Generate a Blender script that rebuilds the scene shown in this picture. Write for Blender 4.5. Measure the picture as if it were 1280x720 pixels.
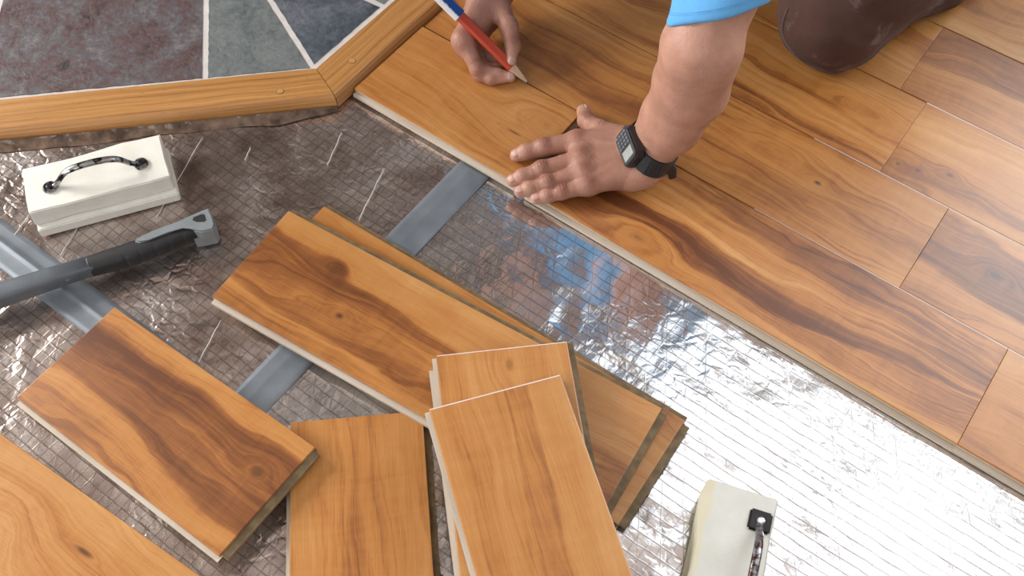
import bpy, bmesh, math, random
import numpy as np
from mathutils import Vector, Matrix, noise as mnoise

for o in list(bpy.data.objects):
    bpy.data.objects.remove(o)
SC = bpy.context.scene
COL = SC.collection
R = math.radians

# ------------------------------------------------------------------ camera
cam_data = bpy.data.cameras.new('camera')
cam_data.lens = 35.97
cam_data.sensor_width = 36.0
cam_data.clip_start = 0.02
cam = bpy.data.objects.new('camera', cam_data)
COL.objects.link(cam)
cam.matrix_world = Matrix(((0.80835, -0.50718, 0.29890, 0.79415),
                           (0.58835, 0.67843, -0.43997, -0.70963),
                           (0.02036, 0.53151, 0.84681, 1.11418),
                           (0, 0, 0, 1)))
SC.camera = cam

# ------------------------------------------------------------------ world, lights, exposure
world = bpy.data.worlds.new('world')
SC.world = world
world.use_nodes = True
bgn = world.node_tree.nodes['Background']
bgn.inputs[0].default_value = (0.75, 0.86, 1.0, 1)
bgn.inputs[1].default_value = 0.6
SC.view_settings.view_transform = 'Standard'
SC.view_settings.look = 'None'
SC.view_settings.gamma = 1
SC.view_settings.use_curve_mapping = False
SC.view_settings.exposure = 0.14

RX0, RX1, RY0, RY1, RZ = -2.4, 3.0, -2.4, 2.0, 3.0       # the room


def area(name, loc, rot, sx, sy, power, col):
    d = bpy.data.lights.new(name, 'AREA')
    d.shape = 'RECTANGLE'
    d.size, d.size_y = sx, sy
    d.energy = power
    d.color = col
    o = bpy.data.objects.new(name, d)
    o.location = loc
    o.rotation_euler = rot
    COL.objects.link(o)
    return o


# daylight in the openings of the skylight and two windows, plus an added front fill
area('skylight_daylight', (1.125, 1.435, RZ + 0.12), (0, 0, 0), 2.25, 1.03, 10.5, (0.93, 0.97, 1.0))
area('window_daylight_back', (1.75, RY1 + 0.1, 1.85), (R(-90), 0, 0), 2.0, 1.3, 72, (0.93, 0.97, 1.0))
area('window_daylight_left', (RX0 - 0.1, -1.2, 1.45), (0, R(-90), 0), 1.2, 1.9, 150, (1.0, 0.965, 0.92))
area('front_fill_light', (0.2, RY0 - 0.1, 1.7), (R(90), 0, 0), 2.0, 1.4, 34, (0.95, 0.97, 1.0))  # unseen lamp added to fill the edges facing the camera


# ------------------------------------------------------------------ helpers
def mesh_obj(name, verts, faces, mat=None, parent=None, smooth=False):
    me = bpy.data.meshes.new(name)
    me.from_pydata([tuple(v) for v in verts], [], [tuple(f) for f in faces])
    me.update()
    if smooth:
        me.polygons.foreach_set('use_smooth', [True] * len(me.polygons))
    o = bpy.data.objects.new(name, me)
    COL.objects.link(o)
    if mat:
        me.materials.append(mat)
    if parent:
        o.parent = parent
    return o


def bm_obj(name, bm, mat=None, parent=None, smooth=False):
    bmesh.ops.recalc_face_normals(bm, faces=bm.faces[:])
    me = bpy.data.meshes.new(name)
    bm.to_mesh(me)
    bm.free()
    if smooth:
        me.polygons.foreach_set('use_smooth', [True] * len(me.polygons))
    o = bpy.data.objects.new(name, me)
    COL.objects.link(o)
    if mat:
        me.materials.append(mat)
    if parent:
        o.parent = parent
    return o


def empty(name, loc=(0, 0, 0)):
    o = bpy.data.objects.new(name, None)
    o.location = loc
    o.empty_display_size = 0.02
    COL.objects.link(o)
    return o


def tag(o, label, cat, group=None):
    o['label'] = label
    o['category'] = cat
    if group:
        o['group'] = group
    return o


def struct(o, label=None):
    o['kind'] = 'structure'
    if label:
        o['label'] = label
    return o


def add_box(bm, x0, x1, y0, y1, z0, z1):
    vs = [bm.verts.new(p) for p in ((x0, y0, z0), (x1, y0, z0), (x1, y1, z0), (x0, y1, z0),
                                    (x0, y0, z1), (x1, y0, z1), (x1, y1, z1), (x0, y1, z1))]
    fs = [bm.faces.new([vs[i] for i in f]) for f in
          ((0, 3, 2, 1), (4, 5, 6, 7), (0, 1, 5, 4), (1, 2, 6, 5), (2, 3, 7, 6), (3, 0, 4, 7))]
    return vs, fs


def prism(bm, pts, z0, z1):
    """extrude a 2D outline (counter-clockwise) from z0 to z1"""
    lo = [bm.verts.new((p[0], p[1], z0)) for p in pts]
    hi = [bm.verts.new((p[0], p[1], z1)) for p in pts]
    n = len(pts)
    top = bm.faces.new(hi)
    bm.faces.new(lo[::-1])
    for i in range(n):
        bm.faces.new((lo[i], lo[(i + 1) % n], hi[(i + 1) % n], hi[i]))
    return top, lo, hi


def tube(bm, pts, radii, seg=10, cap=True, flat=1.0, up=Vector((0, 0, 1))):
    """tube along a path; flat scales the section along 'up'"""
    pts = [Vector(p) for p in pts]
    rings = []
    for i, p in enumerate(pts):
        t = (pts[min(i + 1, len(pts) - 1)] - pts[max(i - 1, 0)]).normalized()
        a = t.cross(up)
        if a.length < 1e-4:
            a = t.cross(Vector((1, 0, 0)))
        a.normalize()
        b = a.cross(t).normalized()
        r = radii[i] if isinstance(radii, (list, tuple)) else radii
        rings.append([bm.verts.new(p + a * (r * math.cos(2 * math.pi * k / seg)) +
                                   b * (r * flat * math.sin(2 * math.pi * k / seg))) for k in range(seg)])
    for i in range(len(rings) - 1):
        for k in range(seg):
            bm.faces.new((rings[i][k], rings[i][(k + 1) % seg], rings[i + 1][(k + 1) % seg], rings[i + 1][k]))
    if cap:
        bm.faces.new(rings[0][::-1])
        bm.faces.new(rings[-1])


def catmull(pts, n=8):
    P = [Vector(p) for p in pts]
    P = [P[0] * 2 - P[1]] + P + [P[-1] * 2 - P[-2]]
    out = []
    for i in range(1, len(P) - 2):
        for k in range(n):
            t = k / n
            a, b, c, d = P[i - 1], P[i], P[i + 1], P[i + 2]
            out.append(0.5 * ((2 * b) + (c - a) * t + (2 * a - 5 * b + 4 * c - d) * t * t +
                              (3 * b - a - 3 * c + d) * t ** 3))
    out.append(P[-2])
    return out


# ------------------------------------------------------------------ node helper
class NT:
    def __init__(self, name):
        self.m = bpy.data.materials.new(name)
        self.m.use_nodes = True
        self.t = self.m.node_tree
        self.b = self.t.nodes['Principled BSDF']

    def n(self, typ, **kw):
        x = self.t.nodes.new(typ)
        for k, v in kw.items():
            setattr(x, k, v)
        return x

    def put(self, sock, v):
        if isinstance(v, bpy.types.NodeSocket):
            self.t.links.new(v, sock)
        else:
            sock.default_value = v

    def math(self, op, a, b=None, c=None, clamp=False):
        x = self.n('ShaderNodeMath', operation=op)
        x.use_clamp = clamp
        self.put(x.inputs[0], a)
        if b is not None:
            self.put(x.inputs[1], b)
        if c is not None:
            self.put(x.inputs[2], c)
        return x.outputs[0]

    def xyz(self, x, y, z=0.0):
        v = self.n('ShaderNodeCombineXYZ')
        for i, s in enumerate((x, y, z)):
            self.put(v.inputs[i], s)
        return v.outputs[0]

    def noise(self, vec, scale=1.0, detail=3.0, rough=0.55, dist=0.0):
        x = self.n('ShaderNodeTexNoise')
        self.put(x.inputs['Vector'], vec)
        x.inputs['Scale'].default_value = scale
        x.inputs['Detail'].default_value = detail
        x.inputs['Roughness'].default_value = rough
        x.inputs['Distortion'].default_value = dist
        return x.outputs[0]

    def coords(self, kind='Object'):
        tc = self.n('ShaderNodeTexCoord')
        s = self.n('ShaderNodeSeparateXYZ')
        self.t.links.new(tc.outputs[kind], s.inputs[0])
        return tc.outputs[kind], s.outputs[0], s.outputs[1], s.outputs[2]

    def ramp(self, fac, stops):
        x = self.n('ShaderNodeValToRGB')
        e = x.color_ramp.elements
        while len(e) < len(stops):
            e.new(0.5)
        for i, (p, c) in enumerate(stops):
            e[i].position = p
            e[i].color = (c[0], c[1], c[2], 1)
        self.put(x.inputs[0], fac)
        return x.outputs[0]

    def mixc(self, fac, a, b, mode='MIX'):
        x = self.n('ShaderNodeMix', data_type='RGBA', blend_type=mode)
        self.put(x.inputs[0], fac)
        for s, v in ((x.inputs[6], a), (x.inputs[7], b)):
            if isinstance(v, (tuple, list)):
                s.default_value = (v[0], v[1], v[2], 1)
            else:
                self.put(s, v)
        return x.outputs[2]

    def smooth(self, v, a, b):
        x = self.n('ShaderNodeMapRange', interpolation_type='SMOOTHSTEP')
        self.put(x.inputs[0], v)
        x.inputs[1].default_value = a
        x.inputs[2].default_value = b
        return x.outputs[0]

    def bump(self, h, strength=0.3, dist=0.001):
        x = self.n('ShaderNodeBump')
        x.inputs['Strength'].default_value = strength
        x.inputs['Distance'].default_value = dist
        self.put(x.inputs['Height'], h)
        self.t.links.new(x.outputs[0], self.b.inputs['Normal'])
        return x

    def col(self, c):
        if isinstance(c, (tuple, list)):
            self.b.inputs['Base Color'].default_value = (c[0], c[1], c[2], 1)
        else:
            self.t.links.new(c, self.b.inputs['Base Color'])


def simple(name, col, rough=0.5, metal=0.0, bump_scale=None, bump_s=0.15, var=0.12, vscale=40, spec=0.5):
    n = NT(name)
    v, x, y, z = n.coords()
    f = n.noise(v, vscale, 4)
    d = tuple(c * (1 - var) for c in col)
    l = tuple(min(1, c * (1 + var)) for c in col)
    n.col(n.ramp(f, [(0.3, d), (0.7, l)]))
    n.b.inputs['Roughness'].default_value = rough
    n.b.inputs['Metallic'].default_value = metal
    n.b.inputs['Specular IOR Level'].default_value = spec
    if bump_scale:
        n.bump(n.noise(v, bump_scale, 4), bump_s, 0.001)
    return n.m


GOLD = [(0.0, (0.120, 0.036, 0.010)), (0.30, (0.270, 0.096, 0.024)), (0.50, (0.430, 0.175, 0.042)),
        (0.68, (0.485, 0.226, 0.066)), (1.0, (0.600, 0.325, 0.124))]


def wood(name, seed, knots=(), heart=None, tone=(1, 1, 1), figure=1.0, bias=0.0, warp=1.0, rough=0.36, coat=0.25):
    """plank veneer in plank coordinates (x along, y across, metres).
    knots: (x, y, size, elongation, darkness); heart: (y at x=0, slope, half width, amount)"""
    n = NT(name)
    v, x, y, z = n.coords()
    sx = n.math('ADD', x, seed * 3.17)
    w1 = n.noise(n.xyz(n.math('MULTIPLY', sx, 3.2), n.math('MULTIPLY', y, 9.0), seed * 1.3), 1.0, 2)
    w2 = n.noise(n.xyz(n.math('MULTIPLY', sx, 14.0), n.math('MULTIPLY', y, 26.0), seed * 2.9), 1.0, 2)
    g = n.math('MULTIPLY_ADD', n.math('SUBTRACT', w1, 0.5), 0.10 * warp, y)
    g = n.math('MULTIPLY_ADD', n.math('SUBTRACT', w2, 0.5), 0.016 * warp, g)
    core = None
    for kx, ky, r, el, dark in knots:
        dx = n.math('DIVIDE', n.math('SUBTRACT', x, kx), r * el)
        dy = n.math('DIVIDE', n.math('SUBTRACT', y, ky), r)
        d = n.math('SQRT', n.math('ADD', n.math('MULTIPLY', dx, dx), n.math('MULTIPLY', dy, dy)))
        d = n.math('MULTIPLY_ADD', n.math('SUBTRACT', w2, 0.5), 0.55, d)
        m = n.math('EXPONENT', n.math('MULTIPLY', n.math('MULTIPLY', d, d), -0.55))
        tgt = n.math('MULTIPLY_ADD', d, r * 0.8, ky - r)
        g = n.math('ADD', n.math('MULTIPLY', g, n.math('SUBTRACT', 1.0, m)), n.math('MULTIPLY', tgt, m))
        c = n.math('MULTIPLY', n.smooth(d, 0.42, 0.05), dark)
        core = c if core is None else n.math('MAXIMUM', core, c)
    big = n.noise(n.xyz(n.math('MULTIPLY', sx, 1.6), n.math('MULTIPLY', g, 15.0), seed + 4.0), 1.0, 2.5, 0.5)
    ring = n.noise(n.xyz(n.math('MULTIPLY', sx, 1.1), n.math('MULTIPLY', g, 95.0), seed + 9.0), 1.0, 3, 0.6)
    fib = n.noise(n.xyz(n.math('MULTIPLY', sx, 24.0), n.math('MULTIPLY', y, 900.0), seed), 1.0, 2, 0.6)
    pore = n.noise(n.xyz(n.math('MULTIPLY', sx, 60.0), n.math('MULTIPLY', y, 420.0), seed + 2), 1.0, 2, 0.7)
    cloud = n.noise(v, 11.0, 3, 0.6)
    f = n.math('MULTIPLY_ADD', n.math('SUBTRACT', big, 0.5), 1.5 * figure, 0.555 + bias)
    f = n.math('MULTIPLY_ADD', n.math('SUBTRACT', ring, 0.5), 0.75 * figure, f)
    rip = n.noise(n.xyz(n.math('MULTIPLY', sx, 46.0), n.math('MULTIPLY', y, 9.0), seed + 6), 1.0, 3, 0.6, 2.0)
    f = n.math('MULTIPLY_ADD', n.math('SUBTRACT', fib, 0.5), 0.38, f)
    f = n.math('MULTIPLY_ADD', n.math('SUBTRACT', rip, 0.5), 0.17, f)
    vein = n.math('ABSOLUTE', n.math('SUBTRACT', n.noise(n.xyz(n.math('MULTIPLY', sx, 1.3), n.math('MULTIPLY', g, 34.0), seed + 3.0), 1.0, 3, 0.55), 0.5))
    f = n.math('SUBTRACT', f, n.math('MULTIPLY', n.smooth(vein, 0.035, 0.0), 0.16 * figure))
    f = n.math('MULTIPLY_ADD', n.math('SUBTRACT', cloud, 0.5), 0.35, f)
    if heart:
        y0, sl, hw, amt = heart
        hd = n.math('ABSOLUTE', n.math('SUBTRACT', n.math('MULTIPLY_ADD', x, -sl, g), y0))
        hm = n.smooth(hd, hw * 1.12, hw * 0.72)
        edge = n.math('MULTIPLY', n.smooth(hd, hw * 1.15, hw * 0.98), n.smooth(hd, hw * 0.55, hw * 0.95))
        f = n.math('SUBTRACT', f, n.math('MULTIPLY', hm, amt))
        f = n.math('SUBTRACT', f, n.math('MULTIPLY', edge, amt * 0.55))
    c = n.ramp(f, GOLD)
    pm = n.smooth(pore, 0.66, 0.76)
    c = n.mixc(n.math('MULTIPLY', pm, 0.28), c, (0.13, 0.05, 0.02))
    if core is not None:
        c = n.mixc(n.math('MULTIPLY', core, 0.9), c, (0.045, 0.020, 0.010))
    if tone != (1, 1, 1):
        c = n.mixc(1.0, c, tone, 'MULTIPLY')
    n.col(c)
    n.b.inputs['Roughness'].default_value = rough
    n.b.inputs['Coat Weight'].default_value = coat
    n.b.inputs['Coat Roughness'].default_value = 0.32
    n.bump(n.math('ADD', fib, n.math('MULTIPLY', n.noise(v, 55, 3), 0.8)), 0.12, 0.0006)
    return n.m


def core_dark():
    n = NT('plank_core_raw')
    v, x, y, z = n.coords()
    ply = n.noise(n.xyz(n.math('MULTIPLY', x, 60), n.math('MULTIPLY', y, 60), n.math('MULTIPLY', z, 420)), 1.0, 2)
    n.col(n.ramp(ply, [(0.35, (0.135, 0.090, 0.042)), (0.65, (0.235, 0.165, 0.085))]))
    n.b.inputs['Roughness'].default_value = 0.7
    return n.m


def core_material():
    n = NT('plank_core')
    v, x, y, z = n.coords()
    ply = n.noise(n.xyz(n.math('MULTIPLY', x, 3), n.math('MULTIPLY', y, 3), n.math('MULTIPLY', z, 420)), 1.0, 2)
    n.col(n.ramp(ply, [(0.35, (0.42, 0.345, 0.26)), (0.6, (0.62, 0.545, 0.455))]))
    n.b.inputs['Roughness'].default_value = 0.75
    return n.m


M_CORE = core_material()
M_CORE2 = core_dark()
M_EDGE_GLINT = simple('edge_glint', (0.66, 0.585, 0.55), 0.5, var=0.05)  # pale colour standing in for light caught on plank edges

# ------------------------------------------------------------------ the room
M_wall = simple('wall_paint', (0.30, 0.26, 0.23), 0.9, vscale=3)
M_ceil = simple('ceiling_boards', (0.62, 0.54, 0.49), 0.8, vscale=6)
M_added_beam = simple('added_beam_wood', (0.05, 0.034, 0.028), 0.8, vscale=6)
M_sub = simple('subfloor', (0.16, 0.14, 0.12), 0.9, vscale=9)
M_frame = simple('window_frame_paint', (0.75, 0.74, 0.72), 0.5)

bm = bmesh.new()
add_box(bm, RX0, RX1, RY0, RY1, -0.08, -0.0025)
FLOOR = struct(bm_obj('floor', bm, M_sub), 'subfloor partly covered by installed acacia planks')
bm = bmesh.new()
SKX0, SKX1, SKY0, SKY1 = 0.0, 2.25, 0.92, 1.95           # skylight opening
for bx in ((RX0 - 0.2, SKX0, RY0 - 0.2, RY1 + 0.2), (SKX1, RX1 + 0.2, RY0 - 0.2, RY1 + 0.2),
           (SKX0, SKX1, RY0 - 0.2, SKY0), (SKX0, SKX1, SKY1, RY1 + 0.2)):
    add_box(bm, *bx, RZ, RZ + 0.1)
CEIL = struct(bm_obj('ceiling', bm, M_ceil))
for k in range(8):                                     # unseen beams added to make the foil's reflections patchy
    bx = RX0 + 0.25 + k * 0.62
    if SKX0 - 0.15 < bx < SKX1 + 0.05:
        continue
    bm = bmesh.new()
    add_box(bm, bx, bx + 0.16, RY0, RY1, RZ - 0.17, RZ + 0.001)
    bm_obj('added_beam', bm, M_added_beam, CEIL)


def wall_with_hole(name, axis, pos, a0, a1, h0, h1, z0, z1):
    """wall at axis=pos with a window opening h0..h1 by z0..z1"""
    bm = bmesh.new()
    s = 0.2 if pos > 0 else -0.2
    p0, p1 = min(pos, pos + s), max(pos, pos + s)

    def b(u0, u1, w0, w1):
        if axis == 'y':
            add_box(bm, u0, u1, p0, p1, w0, w1)
        else:
            add_box(bm, p0, p1, u0, u1, w0, w1)
    b(a0, h0, -0.08, RZ)
    b(h1, a1, -0.08, RZ)
    b(h0, h1, -0.08, z0)
    b(h0, h1, z1, RZ)
    return struct(bm_obj(name, bm, M_wall))


def window(name, axis, pos, h0, h1, z0, z1, nv, nh):
    bm = bmesh.new()
    t = 0.03
    p0, p1 = pos - 0.03, pos + 0.03

    def b(u0, u1, w0, w1):
        if axis == 'y':
            add_box(bm, u0, u1, p0, p1, w0, w1)
        else:
            add_box(bm, p0, p1, u0, u1, w0, w1)
    for i in range(nv + 1):
        u = h0 + (h1 - h0) * i / nv
        b(u - t, u + t, z0, z1)
    for i in range(nh + 1):
        w = z0 + (z1 - z0) * i / nh
        b(h0, h1, w - t, w + t)
    return struct(bm_obj(name, bm, M_frame))


wall_with_hole('wall_back', 'y', RY1, RX0, RX1, 0.75, 2.75, 1.2, 2.5)
wall_with_hole('wall_left', 'x', RX0, RY0, RY1, -2.15, -0.25, 0.85, 2.05)
wall_with_hole('wall_front', 'y', RY0, RX0, RX1, -0.8, 1.2, 1.0, 2.4)
bm = bmesh.new()
add_box(bm, RX1, RX1 + 0.2, RY0, RY1, -0.08, RZ)
struct(bm_obj('wall_right', bm, M_wall))
window('window_1', 'y', RY1 + 0.05, 0.75, 2.75, 1.2, 2.5, 2, 1)
window('window_2', 'x', RX0 - 0.05, -2.15, -0.25, 0.85, 2.05, 2, 1)
window('fill_window', 'y', RY0 - 0.05, -0.8, 1.2, 1.0, 2.4, 2, 1)  # unseen opening added for the front fill lamp

# ------------------------------------------------------------------ planks
T = 0.014          # plank thickness
VT = 0.0032        # wear layer
PW = 0.16          # row width


def plank_meshes(L, W, veneer_inset=(0.0, 0.0), bevel=0.0009, tongue=True, side=0.0075, lip=0.005):
    """core (groove on the front and left edges, tongue behind and right) and veneer, local x 0..L, y 0..W"""
    bm = bmesh.new()
    tz0, tz1 = T * 0.36, T * 0.62
    zc = T - VT
    g = 0.006
    tg = side
    prof = [(-lip, 0.0), (W, 0.0), (W, tz0), (W + tg, tz0 + 0.0005), (W + tg, tz1 - 0.0005), (W, tz1), (W, zc), (0.0, zc),
            (0.0, tz1), (g, tz1), (g, tz0), (-lip, tz0)]
    a = [bm.verts.new((0, p[0], p[1])) for p in prof]
    b = [bm.verts.new((L, p[0], p[1])) for p in prof]
    n = len(prof)
    bm.faces.new(a[::-1])
    bm.faces.new(b)
    for i in range(n):
        bm.faces.new((a[i], a[(i + 1) % n], b[(i + 1) % n], b[i]))
    if tongue:
        add_box(bm, L - 0.001, L + 0.0085, 0.003, W - 0.003, tz0, tz1)
    bm2 = bmesh.new()
    i0, i1 = veneer_inset
    vs, fs = add_box(bm2, 0.0001, L - 0.0001, i0, W - i1, zc, T)
    top = fs[1]
    bmesh.ops.bevel(bm2, geom=list(top.edges), offset=bevel, segments=2, affect='EDGES', profile=0.6)
    return bm, bm2


def plank(name, L, W, mat, loc=(0, 0, 0), ang=0.0, pitch=0.0, roll=0.0, parent=None, inset=(0, 0), tongue=True, bevel=0.0009, pale=False, side=0.0075, lip=0.005):
    """loc = where the front-left corner of the TOP face is"""
    b1, b2 = plank_meshes(L, W, inset, tongue=tongue, bevel=bevel, side=side, lip=lip)
    c = bm_obj(name, b1, M_CORE, parent)
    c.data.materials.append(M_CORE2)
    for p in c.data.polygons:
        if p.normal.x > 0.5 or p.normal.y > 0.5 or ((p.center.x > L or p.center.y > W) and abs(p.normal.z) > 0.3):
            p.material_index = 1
    vn = bm_obj('veneer', b2, mat, c)
    if pale:                                # light caught on the end bevel, painted as a pale colour
        vn.data.materials.append(M_EDGE_GLINT)
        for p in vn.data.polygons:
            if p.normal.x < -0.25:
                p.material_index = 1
    rot = Matrix.Rotation(R(ang), 4, 'Z') @ Matrix.Rotation(-R(pitch), 4, 'Y') @ Matrix.Rotation(R(roll), 4, 'X')
    c.matrix_local = Matrix.Translation(loc) @ rot @ Matrix.Translation((0, 0, -T))
    return c


# ---- installed rows: children of the floor. (row, x0, x1, wood settings); x in row widths
ROWS = [
    (0, 2.06, 5.94, dict(seed=1.3, knots=[(0.164, 0.024, 0.034, 2.0, 0.35)],
                         heart=(0.026, 0.105, 0.026, 0.26), bias=0.0, figure=1.15)),
    (0, 5.94, 10.5, dict(seed=2.1, figure=0.5, bias=0.03)),
    (1, 0.16, 5.02, dict(seed=3.7, knots=[(0.615, 0.090, 0.014, 1.4, 1.0), (0.545, 0.108, 0.022, 2.4, 0.3)], figure=0.8,
                         bias=-0.05)),
    (1, 5.02, 9.6, dict(seed=4.4, knots=[(0.094, 0.092, 0.022, 1.5, 0.75)], heart=(0.105, -0.10, 0.040, 0.36), bias=0.02,
                        figure=0.7)),
    (2, 0.16, 4.38, dict(seed=5.2, figure=0.9, bias=-0.07,
                         knots=[(0.60, 0.090, 0.020, 2.6, 0.2)])),
    (2, 4.38, 8.7, dict(seed=23.2, figure=0.8, bias=0.03, knots=[(0.014, 0.028, 0.014, 1.2, 0.9), (0.041, 0.033, 0.010, 1.3, 0.9),
                                                               (0.081, 0.052, 0.013, 1.6, 0.7)])),
    (3, 0.16, 4.11, dict(seed=6.6, figure=0.9, bias=-0.05)),
    (3, 4.11, 8.9, dict(seed=7.5, figure=0.7, bias=0.0, heart=(0.12, 0.02, 0.035, 0.2))),
    (4, 0.16, 3.2, dict(seed=8.8, figure=0.7, bias=-0.02)),
    (4, 3.2, 8.2, dict(seed=9.1, figure=0.7, bias=-0.08, tone=(0.95, 1.0, 1.06))),
    (5, 0.16, 4.9, dict(seed=10.4, figure=0.7, bias=0.0)),
    (5, 4.9, 9.3, dict(seed=11.7, figure=0.7)),
    (6, 0.16, 3.9, dict(seed=12.2, figure=0.7)),
    (6, 3.9, 8.8, dict(seed=13.9, figure=0.7)),
    (7, 0.16, 5.3, dict(seed=14.3, figure=0.7)),
    (7, 5.3, 9.8, dict(seed=15.5, figure=0.7)),
]
SEAM_GLINTS = {(0, 2.06): 3.7, (0, 5.94): 5.94, (1, 0.16): 3.75, (1, 5.02): 5.02, (2, 4.38): 4.38}   # where the painted highlight along a seam starts
for i, (r, x0, x1, kw) in enumerate(ROWS):
    m = wood('acacia_row', coat=0.45, **kw)
    # veneer stops short of the row line, so the pale core shows in the long joints
    p_ = plank('plank', (x1 - x0) * PW - 0.0001, PW - 0.0002, m, (x0 * PW, r * PW, T + 0.0), parent=FLOOR,
          inset=(0.0, 0.0022 if r < 4 else 0.0010), tongue=False, bevel=0.0006, side=0.0055, lip=0.005 if r == 0 else 0.0001)
    js = SEAM_GLINTS.get((r, x0))
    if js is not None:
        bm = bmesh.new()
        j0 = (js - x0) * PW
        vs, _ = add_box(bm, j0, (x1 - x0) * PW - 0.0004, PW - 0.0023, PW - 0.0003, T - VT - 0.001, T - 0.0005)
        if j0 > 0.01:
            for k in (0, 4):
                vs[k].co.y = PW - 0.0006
        bm_obj('edge_glint', bm, M_EDGE_GLINT, p_)  # pale strip painting the light caught along the seam

# ---- loose planks
LW = 0.154
pl = plank('plank', 0.332, LW, wood('acacia_dark_streak', 20.6, heart=(0.088, -0.03, 0.040, 0.27), figure=0.75,
                                    knots=[(0.300, 0.095, 0.017, 1.5, 0.6)], bias=0.0),
           (0.0288, -0.6109, 0.0155), 0.6, pitch=3.0, side=0.0006)
tag(pl, 'short loose plank with a broad dark brown streak, tilted onto another plank', 'plank', 'loose acacia planks')
pl = plank('plank', 0.36, LW, wood('acacia_swirl', 21.9, knots=[(0.085, 0.062, 0.046, 1.2, 0.12), (0.190, 0.106, 0.008, 4.0, 0.9)],
                                   figure=0.9, bias=0.05),
           (0.050, -0.806, T + 0.0006), 3.5, side=0.0006)
tag(pl, 'loose plank with a swirling reddish knot figure and a dark split', 'plank', 'loose acacia planks')
pl = plank('plank', 0.545, LW, wood('acacia_heartwood', 22.5, knots=[(0.151, 0.059, 0.014, 1.3, 1.0), (0.106, 0.114, 0.017, 1.6, 0.5)],
                                    heart=(0.085, -0.09, 0.034, 0.30), figure=0.75, bias=0.07),
           (0.1207, -0.3777, 0.0292), 5.2)
tag(pl, 'long loose plank with a wavy dark heartwood band around a knot', 'plank', 'loose acacia planks')
pl = plank('plank', 0.548, LW, wood('acacia_golden', 24.1, figure=0.7, bias=0.08),
           (0.1355, -0.338, T + 0.0008), 2.0)
tag(pl, 'golden loose plank lying on the foil under the heartwood-banded plank', 'plank', 'loose acacia planks')
pl = plank('plank', 0.40, LW, wood('acacia_plain', 25.3, figure=0.55, bias=0.02, warp=0.8),
           (0.3080, -0.4430, 0.0150), -47.8)
tag(pl, 'plain tan loose plank lying flat with a ripple across its face', 'plank', 'loose acacia planks')
pl = plank('plank', 0.42, LW, wood('acacia_under', 26.2, figure=0.6),
           (0.4092, -0.3012, 0.0515), -45.2, pitch=-2.0)
tag(pl, 'loose plank almost hidden beneath the two crosswise planks on the pile', 'plank', 'loose acacia planks')
pl = plank('plank', 0.42, LW, wood('acacia_spot', 27.8, figure=0.7, bias=0.03, knots=[(0.022, 0.083, 0.014, 1.6, 0.45)]),
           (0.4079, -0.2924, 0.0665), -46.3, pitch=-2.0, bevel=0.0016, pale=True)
tag(pl, 'loose plank with a small brown spot, second from top of the pile', 'plank', 'loose acacia planks')
pl = plank('plank', 0.42, LW, wood('acacia_topmost', 28.5, figure=0.5, bias=0.03, warp=0.6, heart=(0.10, -0.05, 0.012, 0.16)),
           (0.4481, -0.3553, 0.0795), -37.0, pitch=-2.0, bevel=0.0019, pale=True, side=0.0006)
tag(pl, 'topmost plain golden plank of the loose pile, with fine straight grain', 'plank', 'loose acacia planks')

# ---- plank being marked (loose in its row, slightly proud)
pl = plank('plank', 0.287, PW - 0.004, wood('acacia_marked', 29.4, figure=0.75, bias=0.06,
                                            knots=[(0.262, 0.108, 0.036, 1.7, 0.12), (0.232, 0.070, 0.005, 7.0, 0.7)]),
           (0.026, -0.0005, T + 0.003), 0.2, side=0.0006)
tag(pl, 'plank under the pencil and fingertips, butted against the wooden border', 'plank')

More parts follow.
